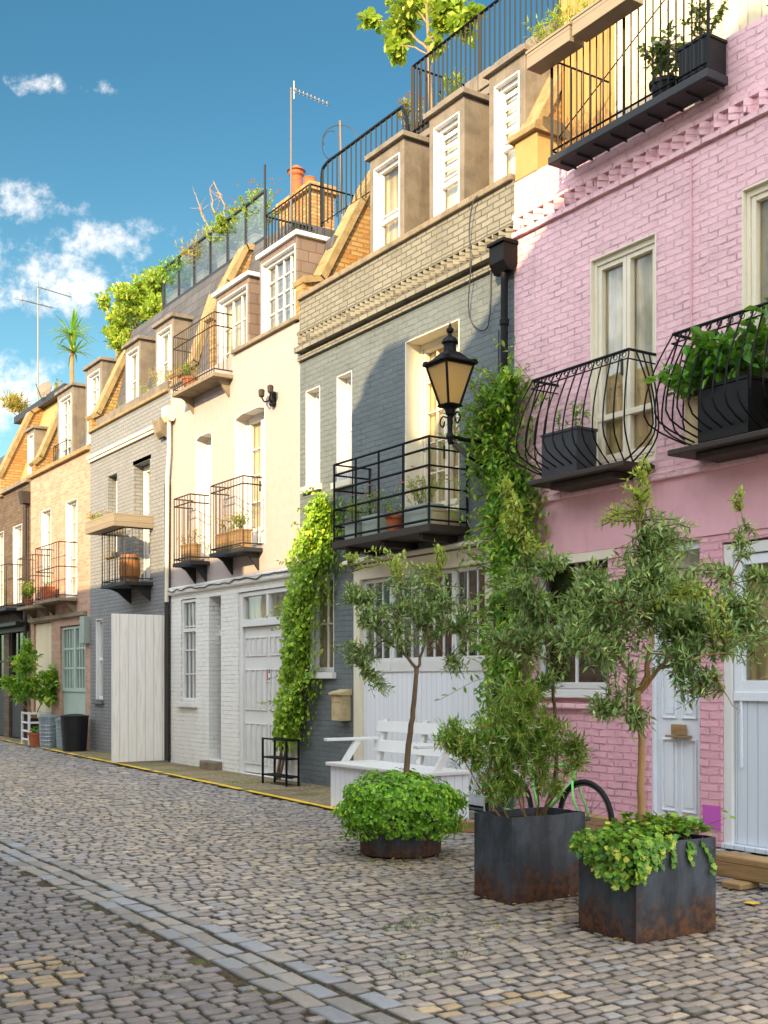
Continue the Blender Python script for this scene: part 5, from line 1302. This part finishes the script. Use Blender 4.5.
# trailing strands beneath the cream-house balcony
# grey house
t = thing('barrel',(W-.3,21.45,3.445),'oak half barrel standing inside the grey house balcony','barrel'); m = MB(); m.lathe([(.17,0),(.2,.15),(.205,.27),(.195,.42),(.17,.54)],n=20); m.build('staves',M['barrel_wood'],t)
for z,rr in ((.08,.192),(.44,.196)): MB().lathe([(rr,z),(rr+.004,z+.002),(rr+.002,z+.04),(rr-.002,z+.042)],n=20).build('hoop',M['brown_iron'],t)
potted('low tray of ochre flowers on the far corner of the grey house planter',(W-.66,22.15,4.52),'box',(.18,.7,.16),'brown_wood',[(0,-.15,18,.2,.2),(0,.15,20,.24,.22)],19,'lf_lime',.05,.02,fl=('fl_orange',30,.16,.25))
rg = random.Random(77)
for y,lb,n,mk in ((20.85,'clump of dry orange grass nearest the cream house on the grey parapet',34,'lf_dry'),(21.6,'clump of grey green grass in the grey parapet trough',14,'lf_lime'),(23.4,'low yellow green clump at the far end of the grey parapet trough',10,'lf_lime')):
    t = thing('grass_clump',(W+.15,y,7.19),lb,'plant','plants in the grey parapet trough'); lf = MB(); tuft(lf,(0,0,0),n,rg,.42 if n>20 else .26,.42,.12,.014,'kite'); lf.build('foliage',M[mk],t)
# buff house
potted('terracotta box planter on the right buff-house balcony',(W-.22,27.0,3.405),'box',(.24,.4,.34),'terracotta',[(0,0,8,.2,.15)],20,'lf_lime',.05,.03,group='balcony planters')
potted('lime green trailing plant on the left buff-house balcony',(W-.3,28.25,3.345),'cyl',(.08,.1,.18),'terracotta',[(0,0,26,.45,.22)],22,'lf_lime',.08,.06)
potted('round terracotta tub of low greenery on the pavement next to the dustbins',(7.92,26.75,.012),'cyl',(.17,.21,.32),'terracotta',[(0,0,30,.16,.2)],23,'lf_hydr',.05,.03)
t = thing('trellis_planter',(8.12,27.65,.012),'white painted slatted plant box under the big leafy shrub','planter'); m = MB()
for x in (-.22,.22):
    for y in (-.28,.28): m.box(x-.025,x+.025,y-.025,y+.025,0,.78)
for z in (.1,.3,.5,.72): m.box(-.235,-.215,-.255,.255,z,z+.05); m.box(.215,.235,-.255,.255,z,z+.05); m.box(-.195,.195,-.30,-.281,z,z+.05); m.box(-.195,.195,.281,.30,z,z+.05)
m.build('slats',M['white_paint'],t,bev=.004); m = MB().box(-.2,.2,-.25,.25,.08,.62); m.build('liner',M['soil'],t)
bb = V((8.12,27.65,.6)); dS = 27.4
shrub('bushy_shrub',tuple(bb),[(at(28,690,dS),(.5,.4,.36),42),(at(25,665,dS),(.4,.4,.32),30),(at(8,682,dS),(.22,.3,.18),12),(at(48,680,dS-.3),(.30,.3,.36),26),(at(26,648,dS),(.12,.2,.28),10),(at(52,700,dS-.3),(.2,.2,.16),8)],
  [[bb,at(28,705,dS),at(26,650,dS)],[bb,at(20,700,dS),at(8,682,dS)],[bb,at(40,705,dS),at(50,675,dS-.3)],[bb,at(28,700,dS),at(34,680,dS)]],
  'big loose shrub with glossy lime leaves outside the buff house','shrub',71,'lf_creeper',.15,.085,'oval',gap=.06,spray=.4,stemr=.02)

# ================================================================== LAMP, SCONCE
lx,ly,lz = W-.72,10.42,4.64
t = thing('street_lamp',(lx,ly,lz),'black Victorian four-sided lantern on a wall bracket above the black balcony','street lamp')
ht,wt,wb = .45,.19,.08
fr = MB()
for a in range(4):
    c0 = [(-1,-1),(1,-1),(1,1),(-1,1)][a]; c1 = [(-1,-1),(1,-1),(1,1),(-1,1)][(a+1)%4]
    fr.bar((c0[0]*wb,c0[1]*wb,0),(c0[0]*wt,c0[1]*wt,ht),.026)
    fr.bar((c0[0]*wb,c0[1]*wb,0),(c1[0]*wb,c1[1]*wb,0),.03); fr.bar((c0[0]*wt,c0[1]*wt,ht),(c1[0]*wt,c1[1]*wt,ht),.034)
    fr.prism([(c0[0]*wt-.03,c0[1]*wt-.03),(c0[0]*wt+.03,c0[1]*wt-.03),(c0[0]*wt+.03,c0[1]*wt+.03),(c0[0]*wt-.03,c0[1]*wt+.03)],ht,ht+.05,'z')
fr.lathe([(.02,-.12),(.05,-.1),(.06,-.04),(.1,-.02),(.15,-.005)],n=12)
fb = fr.build('lantern_frame',M['black_iron'],t,bev=.003)
m = MB(); sq = 2**.5
def sqring(w_,z): return [(w_*c[0],w_*c[1],z) for c in ((-1,-1),(1,-1),(1,1),(-1,1))]
rings = [sqring(wt+.035,ht+.01),sqring(wt+.035,ht+.03),sqring(wt-.045,ht+.075),sqring(.095,ht+.13),sqring(.075,ht+.15)]
for a,b in zip(rings,rings[1:]):
    for k in range(4): m.face([a[k],a[(k+1)%4],b[(k+1)%4],b[k]])
m.face(list(reversed(rings[0])))
m.lathe([(.075,ht+.14),(.07,ht+.20),(.072,ht+.24),(.095,ht+.25),(.095,ht+.265),(.075,ht+.30),(.04,ht+.325),(.022,ht+.34),(.02,ht+.36),(.04,ht+.38),(.042,ht+.41),(.022,ht+.43),(.012,ht+.46),(.003,ht+.49)],n=16)
m.build('cap',M['black_iron'],t)
m = MB()
for k in range(4):
    c0 = [(-1,-1),(1,-1),(1,1),(-1,1)][k]; c1 = [(-1,-1),(1,-1),(1,1),(-1,1)][(k+1)%4]; e = .006
    m.face([(c0[0]*(wb-e),c0[1]*(wb-e),.01),(c1[0]*(wb-e),c1[1]*(wb-e),.01),(c1[0]*(wt-e),c1[1]*(wt-e),ht-.005),(c0[0]*(wt-e),c0[1]*(wt-e),ht-.005)])
m.build('glass',M['lamp_glass'],fb)
m = MB(); m.tube([(0,0,-.12),(0,0,-.30),(0,0,-.36)],[.035,.03,.05],10)
m.tube([(0,0,-.34),(.2,0,-.36),(.71,0,-.36)],.022,8); m.tube(smooth_pts([(.02,0,-.40),(.2,0,-.52),(.45,0,-.62),(.71,0,-.72)],4),.016,6)
for s in (-1,1): m.tube(smooth_pts([(0,s*.03,-.14),(0,s*.14,-.10),(0,s*.19,-.17),(0,s*.13,-.22),(0,s*.10,-.16)],4),.010,5)
m.box(.70,.72,-.06,.06,-.8,-.28); m.tube([(0,0,-.36),(.0,0,-.44)],[.04,.02],8)
m.build('bracket',M['black_iron'],t,bev=.002)
m = MB(); m.tube([(.05,0,-.42),(.24,-.02,-.55)],.035,8); m.build('wiring_box',M['alu'],t)
t = thing('wall_light',(W-.02,15.98,5.95),'small twin black wall light fixed high on the cream front','wall light')
m = MB(); m.lathe([(.05,-.12),(.06,-.1),(.05,.1)],(-.02,0,0),10)
for s in (-1,1): m.tube(smooth_pts([(-.04,0,-.02),(-.12,s*.08,-.05),(-.14,s*.15,.04)],4),.012,6)
m.build('bracket',M['black_iron'],t)
for s in (-1,1): MB().lathe([(.02,.03),(.045,.05),(.05,.14),(.03,.16)],(-.14,s*.15,0),10).build('shade',M['brown_iron'],t)

# ================================================================== ROOFTOP THINGS
def antenna(base, top, arms, label, boom=None):
    t = thing('aerial',tuple(base),label,'aerial','television aerials on the roofs',local=False); m = MB(); m.tube([base,top],.022,6); m.build('mast',M['alu'],t)
    for a,b,n,l in arms:
        m = MB(); a,b = V(a),V(b); m.tube([a,b],.014,5); d = (b-a).normalized(); s = d.cross(V((0,0,1))).normalized()
        for k in range(n): p = a.lerp(b,(k+.5)/n); m.bar(p-s*l*(1-.4*k/n),p+s*l*(1-.4*k/n),.008); m.bar(p+V((0,0,-.03)),p+V((0,0,.05)),.008)
        m.tube([a+V((0,0,-.18)),a,a+V((0,0,.18))],.012,4); m.build('yagi',M['alu'],t)
    return t
xa = W+2.6
antenna(on(291,240,xa),on(291,88,xa),[(on(294,90,xa),on(329,105,xa),9,.10)],'tall slim aerial with angled yagi beside the chimney')
tt = on(297,118,xa); MB()
xa = W+1.6
antenna(on(38,412,xa),on(38,288,xa),[(on(38,287,xa),on(71,297,xa),11,.12),(on(22,300,xa),on(53,308,xa),6,.3)],'tall aerial with two yagis above the far brown roof')
t = thing('loop_aerial',tuple(on(340,215,W+1.9)),'pole with curled wire loops behind the rooftop hand rail','aerial',local=False)
m = MB(); m.tube([on(343,228,W+1.9)-V((0,0,.5)),on(340,121,W+1.9)],.03,6); m.build('pole',M['alu'],t)
m = MB(); c = on(340,140,W+1.9); m.tube([c+RT*(.30*cos(a))+V((0,0,.26*sin(a))) for a in [-.3+3.8*k/16 for k in range(17)]],.010,4); m.tube([c+RT*(-.1+.16*cos(a))+V((0,.1,-.05+.25*sin(a))) for a in [5*k/16 for k in range(17)]],.008,4); m.build('wire_loops',M['brown_iron'],t)
t = thing('satellite_dish',tuple(on(45,392,W+.9)),'small grey satellite dish on the edge of the buff house roof','satellite dish',local=False)
c = on(45,390,W+.9); ax_ = V((-.75,-.55,.3)).normalized(); u_ = ax_.cross(V((0,0,1))).normalized(); v_ = u_.cross(ax_)
m = MB(); n_ = 20; rings = []
for k in range(5):
    rr = .22*k/4+.001; rings.append([c+u_*rr*cos(2*pi*j/n_)+v_*rr*1.1*sin(2*pi*j/n_)+ax_*(.5*rr*rr) for j in range(n_)])
for side in (0,1):
    for a,b in zip(rings,rings[1:]):
        for j in range(n_): q = [p-ax_*.012*side for p in (a[j],a[(j+1)%n_],b[(j+1)%n_],b[j])]; m.face(q if side else q[::-1])
m.build('dish',M['lead'],t,smooth=True)
m = MB(); m.tube([c-v_*.35,c+ax_*.4-v_*.05],.012,5); m.tube([c-ax_*.02,c-ax_*.25,c-ax_*.25-V((0,0,1.0))],.02,6); m.build('arm',M['alu'],t)
# cordyline palms
rg = random.Random(81)
b_ = on(72,392,W+1.3); t = thing('cabbage_palm',(b_.x,b_.y,8.96),'spiky cabbage palm in a pot on the buff house roof','palm',local=False)
m = MB(); top = on(72,335,W+1.3); low = on(74,352,W+1.3); m.tube([V((b_.x,b_.y,8.96)),b_,top],[.07,.06,.05],8); m.build('trunk',M['tan_bark'],t)
lf = MB()
for hc,n in ((top,60),(low,36)):
    for _ in range(n):
        d = rnd_unit(rg); d.z = abs(d.z)*1.1-.15; d.normalize(); l = rg.uniform(.5,.85); sd = d.cross(V((0,0,1))).normalized()*.022; mid = hc+d*l*.6; tip = hc+d*l+V((0,0,-.25*l*(1-d.z)))
        lf.add([hc-sd,hc+sd,mid+sd*1.2,mid-sd*1.2,tip],[(0,1,2,3),(3,2,4)])
lf.build('crown',M['lf_creeper'],t)
shrub('roof_shrub',tuple(on(58,420,W+1.2)),[(on(60,390,W+1.2),(.35,.3,.28),14)],[[on(62,425,W+1.2),on(60,405,W+1.2),on(57,388,W+1.2)]],'thin twiggy bush below the cabbage palm','shrub',82,'lf_dry',.10,.05,'oval',gap=.10,spray=.3)
p0 = on(18,425,W+1.6); shrub('roof_shrub',tuple(p0),[(on(15,402,W+1.6),(.55,.4,.28),26)],[[p0,on(16,405,W+1.6)],[p0,on(8,404,W+1.6)],[p0,on(24,404,W+1.6)]],'ochre green spiky bush behind the far brown roof','shrub',83,'lf_dry',.22,.05,'kite',gap=.05,spray=.4)
# big climbing bush on the grey roof
xr = W+1.7; p0 = on(118,372,xr); p0.z = 9.35
shrub('roof_bush',tuple(p0),[(on(138,300,xr),(.75,.8,.52),110),(on(118,325,xr),(.42,.5,.55),70),(on(160,278,xr),(.6,.6,.32),50),(on(105,300,xr),(.2,.2,.25),14),(on(125,345,xr),(.4,.4,.3),40),(on(160,310,xr),(.5,.5,.45),60)],
  [[p0,on(114,335,xr),on(106,305,xr)],[p0,on(122,330,xr),on(140,290,xr)],[p0,on(132,330,xr),on(165,275,xr)],[p0,on(130,345,xr),on(160,315,xr)]],'large lime green climbing bush against the glass balustrade','bush',84,'lf_lime',.13,.10,'oval',gap=.06,spray=.45,stemr=.03)
# terrace planting behind the glass
xt_ = W+1.2
def terrace_tub(px,py,lb,leafm,n,h,sp,sd,fl=None,L=.07,w=.04,shape='oval'):
    c = on(px,py,xt_); potted(lb,(xt_,c.y,9.352),'box',(.34,.6,.3),'grey_wood',[(0,-.15,n//2,h,sp),(0,.15,n//2,h,sp)],sd,leafm,L,w,shape,group='tubs on the glass roof terrace',fl=fl)
terrace_tub(205,290,'tub of dry yellow grasses at the left of the glass roof terrace','lf_dry',110,.95,.55,91,None,.14,.02,'kite')
terrace_tub(232,255,'tub of lime green leaves in the middle of the glass roof terrace','lf_lime',110,1.0,.5,92,('fl_red',14,.9,.4))
terrace_tub(180,305,'tub of mixed foliage by the end of the glass roof terrace','lf_creeper',80,.85,.5,93)
terrace_tub(255,235,'tub of red flowers at the right end of the glass roof terrace','lf_lime',70,1.0,.45,94,('fl_red',46,1.0,.42))
p0 = on(222,265,W+1.7); p0.z = 9.36; t = thing('bare_tree',tuple(p0),'bare twisted branches rising above the glass roof terrace','tree',local=False); wd = MB(); rg = random.Random(95)
for pts,r0 in (([p0,on(226,240,W+1.7),on(214,215,W+1.7),on(210,188,W+1.7)],.03),([on(224,245,W+1.7),on(205,222,W+1.7),on(196,195,W+1.7)],.02),([on(222,232,W+1.7),on(224,205,W+1.7),on(214,182,W+1.7)],.02),([on(215,215,W+1.7),on(222,195,W+1.7)],.014),([on(205,222,W+1.7),on(200,208,W+1.7)],.012)):
    q = smooth_pts(pts,4,.02,rg); wd.tube(q,[r0*(1-.7*i/(len(q)-1)) for i in range(len(q))],5)
    for k in range(7):
        a = rg.choice(q[3:]); b = a+V((rg.gauss(0,.12),rg.gauss(0,.12),rg.uniform(.02,.25))); wd.tube([a,a.lerp(b,.5)+V((0,.03,0)),b],[.007,.005,.002],3)
wd.build('trunk',M['tan_bark'],t)
potted('green pot plant behind the railing over the cream house dormer',(W+.8,16.6,8.43),'cyl',(.14,.18,.26),'grey_pot',[(0,0,26,.35,.3)],96,'lf_dark',.06,.03)
# young maple on the slate house terrace
xm = W+1.6; p0 = on(431,128,xm); p0.z = 9.29
t = thing('tub',(p0.x,p0.y,9.285),'dark square tub holding the young tree on the slate house roof','tub'); m = MB(); m.box(-.25,.25,-.25,.25,0,.5); m.box(-.27,.27,-.27,.27,.5,.54); m.build('box',M['dark_lead'],t,bev=.01)
b0 = p0+V((0,0,.5)); Bm = lambda px,py,dd=0: on(px,py,xm+dd)
olive('young_tree',tuple(b0),[b0,Bm(430,85),Bm(429,50),Bm(427,10),Bm(425,-30)],.032,
  [([Bm(429,50),Bm(415,38),Bm(398,22,.1),Bm(372,20,.1)],.022),([Bm(429,55),Bm(410,46,-.1),Bm(392,45,-.1)],.016),([Bm(428,40),Bm(445,30),Bm(470,18)],.018),([Bm(428,25),Bm(415,5),Bm(405,-10)],.016),([Bm(427,10),Bm(445,0,.2),Bm(460,-10,.2)],.016),([Bm(428,35),Bm(438,48)],.010)],
  [(Bm(372,22,.1),(.18,.2,.12),11),(Bm(395,35),(.26,.25,.17),24),(Bm(398,52,-.1),(.14,.15,.10),12),(Bm(412,10),(.3,.3,.14),26),(Bm(400,-8),(.28,.3,.12),18),(Bm(440,8),(.28,.3,.16),22),(Bm(462,30),(.24,.2,.12),16),(Bm(452,2),(.3,.3,.12),22),(Bm(474,14),(.1,.1,.10),8),(Bm(438,48),(.08,.1,.08),5),(Bm(445,-20),(.35,.3,.14),24)],
  'young lime-leaved tree standing in a tub on the slate house roof terrace',97,group='trees on the roofs',L=.15,w=.12,mats=('tan_bark','lf_lime','lf_lime'),gap=.09,spray=.32,shape='oval',droop=.5)
for k,(px,py,lb,lm,sd) in enumerate(((412,112,'pot of pinkish stems at the corner of the slate roof terrace','lf_dry',98),(452,80,'pot of small green leaves by the slate roof terrace railing','lf_lime',99))):
    c = on(px,py,W+1.2); potted(lb,(W+1.2,c.y,9.285),'cyl',(.14,.18,.32),'grey_pot',[(0,0,18,.6,.25)],sd,lm,.06,.03,group='pots on the slate roof terrace',fl=('fl_red',10,.55,.2) if k==0 else None)

# ================================================================== LIGHT, SKY, CAMERA
SUN_E, SUN_A = radians(22), radians(35)      # sun height; travel direction measured from +x towards +y
w = bpy.data.worlds.new('World'); sc.world = w; w.use_nodes = True
nt = w.node_tree; nt.nodes.clear(); N = nt.nodes.new; Lk = nt.links.new
out = N('ShaderNodeOutputWorld'); bg = N('ShaderNodeBackground'); Lk(bg.outputs[0],out.inputs[0])
sky = N('ShaderNodeTexSky'); sky.sky_type = 'NISHITA'; sky.sun_disc = False; sky.sun_elevation = SUN_E
# the sun stands where the light comes from: direction (-cos A, -sin A) in plan
sd = V((-cos(SUN_A),-sin(SUN_A)))
sky.sun_rotation = math.atan2(sd.x, sd.y)
sky.air_density = 1.2; sky.dust_density = .8; sky.ozone_density = 3.0
bg.inputs[1].default_value = .15
def wm(op,a,b=0,cl=False):
    n = N('ShaderNodeMath'); n.operation = op; n.use_clamp = cl
    for s,v in zip(n.inputs,(a,b)):
        if isinstance(v,bpy.types.NodeSocket): Lk(v,s)
        else: s.default_value = v
    return n.outputs[0]
tc = N('ShaderNodeTexCoord').outputs['Generated']
def dot(v):
    n = N('ShaderNodeVectorMath'); n.operation = 'DOT_PRODUCT'; Lk(tc,n.inputs[0]); n.inputs[1].default_value = v; return n.outputs['Value']
f_ = dot(tuple(FW)); r_ = dot(tuple(RT)); z_ = dot((0,0,1))
fs = wm('MAXIMUM',f_,.02); u_ = wm('DIVIDE',r_,fs); v_ = wm('DIVIDE',z_,fs)
cx = N('ShaderNodeCombineXYZ'); Lk(u_,cx.inputs[0]); Lk(v_,cx.inputs[1])
def wn(scale,detail,rough):
    n = N('ShaderNodeTexNoise'); Lk(cx.outputs[0],n.inputs['Vector']); n.inputs['Scale'].default_value = scale; n.inputs['Detail'].default_value = detail; n.inputs['Roughness'].default_value = rough; return n.outputs[0]
na = wn(24,9,.66); nb = wn(70,6,.66)
acc = None
for (px,py,rx,ry,st) in ((22,207,46,20,.8),(75,240,38,16,.75),(108,248,40,20,.85),(60,282,75,26,1.0),(150,232,26,14,.75),(30,250,26,16,.6),(110,285,40,16,.7),(10,398,46,34,1.1),(50,402,30,22,.8),(30,84,28,10,.62),(102,90,18,7,.5),(-60,260,80,50,.9),(-120,380,90,60,1.0),(-260,200,120,40,.8)):
    a = wm('DIVIDE',wm('SUBTRACT',u_,(px-384)/FPX),rx*1.7/FPX); b = wm('DIVIDE',wm('SUBTRACT',v_,(680-py)/FPX),ry*1.7/FPX)
    q = wm('MULTIPLY',wm('SUBTRACT',1.0,wm('ADD',wm('MULTIPLY',a,a),wm('MULTIPLY',b,b)),True),st)
    acc = q if acc is None else wm('MAXIMUM',acc,q)
k = wm('ADD',acc,wm('ADD',wm('MULTIPLY',wm('SUBTRACT',na,.5),3.2),wm('MULTIPLY',wm('SUBTRACT',nb,.5),.9)))
mr = N('ShaderNodeMapRange'); mr.interpolation_type = 'SMOOTHSTEP'; Lk(k,mr.inputs[0]); mr.inputs[1].default_value = .38; mr.inputs[2].default_value = 1.35
mask = wm('MULTIPLY',mr.outputs[0],wm('MULTIPLY',wm('MINIMUM',wm('MULTIPLY',acc,2.6),1.0),wm('GREATER_THAN',f_,.05)))
mask = wm('MULTIPLY',mask,.86)
tint = N('ShaderNodeMix'); tint.data_type='RGBA'; tint.blend_type='MULTIPLY'; tint.inputs[0].default_value = 1; Lk(sky.outputs[0],tint.inputs[6]); 
tz = N('ShaderNodeMapRange'); tz.interpolation_type = 'SMOOTHSTEP'; Lk(z_,tz.inputs[0]); tz.inputs[1].default_value = .02; tz.inputs[2].default_value = .50
tcl = N('ShaderNodeMix'); tcl.data_type='RGBA'; Lk(tz.outputs[0],tcl.inputs[0]); tcl.inputs[6].default_value = (.62,.80,.70,1); tcl.inputs[7].default_value = (.24,.46,.46,1); Lk(tcl.outputs[2],tint.inputs[7])
mx = N('ShaderNodeMix'); mx.data_type='RGBA'; Lk(mask,mx.inputs[0]); Lk(tint.outputs[2],mx.inputs[6])
cc = N('ShaderNodeMix'); cc.data_type='RGBA'; Lk(wn(30,4,.5),cc.inputs[0]); cc.inputs[6].default_value = (3.4,3.4,3.5,1); cc.inputs[7].default_value = (6.4,5.9,5.5,1)
Lk(cc.outputs[2],mx.inputs[7])
# bright unseen cloud added overhead and behind the camera to fill the shade
n3 = N('ShaderNodeTexNoise'); Lk(tc,n3.inputs['Vector']); n3.inputs['Scale'].default_value = 2.6; n3.inputs['Detail'].default_value = 6; n3.inputs['Roughness'].default_value = .58
m3 = N('ShaderNodeMapRange'); m3.interpolation_type = 'SMOOTHSTEP'; Lk(n3.outputs[0],m3.inputs[0]); m3.inputs[1].default_value = .36; m3.inputs[2].default_value = .55
m4 = N('ShaderNodeMapRange'); m4.interpolation_type = 'SMOOTHSTEP'; Lk(f_,m4.inputs[0]); m4.inputs[1].default_value = .62; m4.inputs[2].default_value = .25
mx2 = N('ShaderNodeMix'); mx2.data_type='RGBA'; Lk(wm('MULTIPLY',wm('MULTIPLY',m3.outputs[0],m4.outputs[0]),.95),mx2.inputs[0]); Lk(mx.outputs[2],mx2.inputs[6]); mx2.inputs[7].default_value = (12.6,13.5,14.5,1)
Lk(mx2.outputs[2],bg.inputs[0])

sl = bpy.data.lights.new('sun','SUN'); sl.energy = 4.8; sl.angle = radians(.5); sl.color = (1,.75,.42)
so = bpy.data.objects.new('sun',sl); col.objects.link(so)
tv = V((cos(SUN_E)*cos(SUN_A),cos(SUN_E)*sin(SUN_A),-sin(SUN_E))); so.rotation_euler = tv.to_track_quat('-Z','Y').to_euler(); so.location = (-20,-14,20)

cam = bpy.data.cameras.new('camera'); co = bpy.data.objects.new('camera',cam); col.objects.link(co)
co.location = (0,0,HC); co.rotation_euler = (pi/2,0,-TH)
cam.sensor_fit = 'HORIZONTAL'; cam.sensor_width = 36; cam.lens = 36*FPX/768; cam.shift_y = 168/768.; cam.clip_end = 2000; cam.clip_start = .05
sc.camera = co
vs = sc.view_settings; vs.view_transform = 'Standard'; vs.look = 'None'; vs.gamma = 1; vs.exposure = 1.0; vs.use_curve_mapping = False
sc.render.resolution_x = 768; sc.render.resolution_y = 1024
try:
    sc.cycles.max_bounces = 8; sc.cycles.diffuse_bounces = 4; sc.cycles.transparent_max_bounces = 12
except Exception: pass
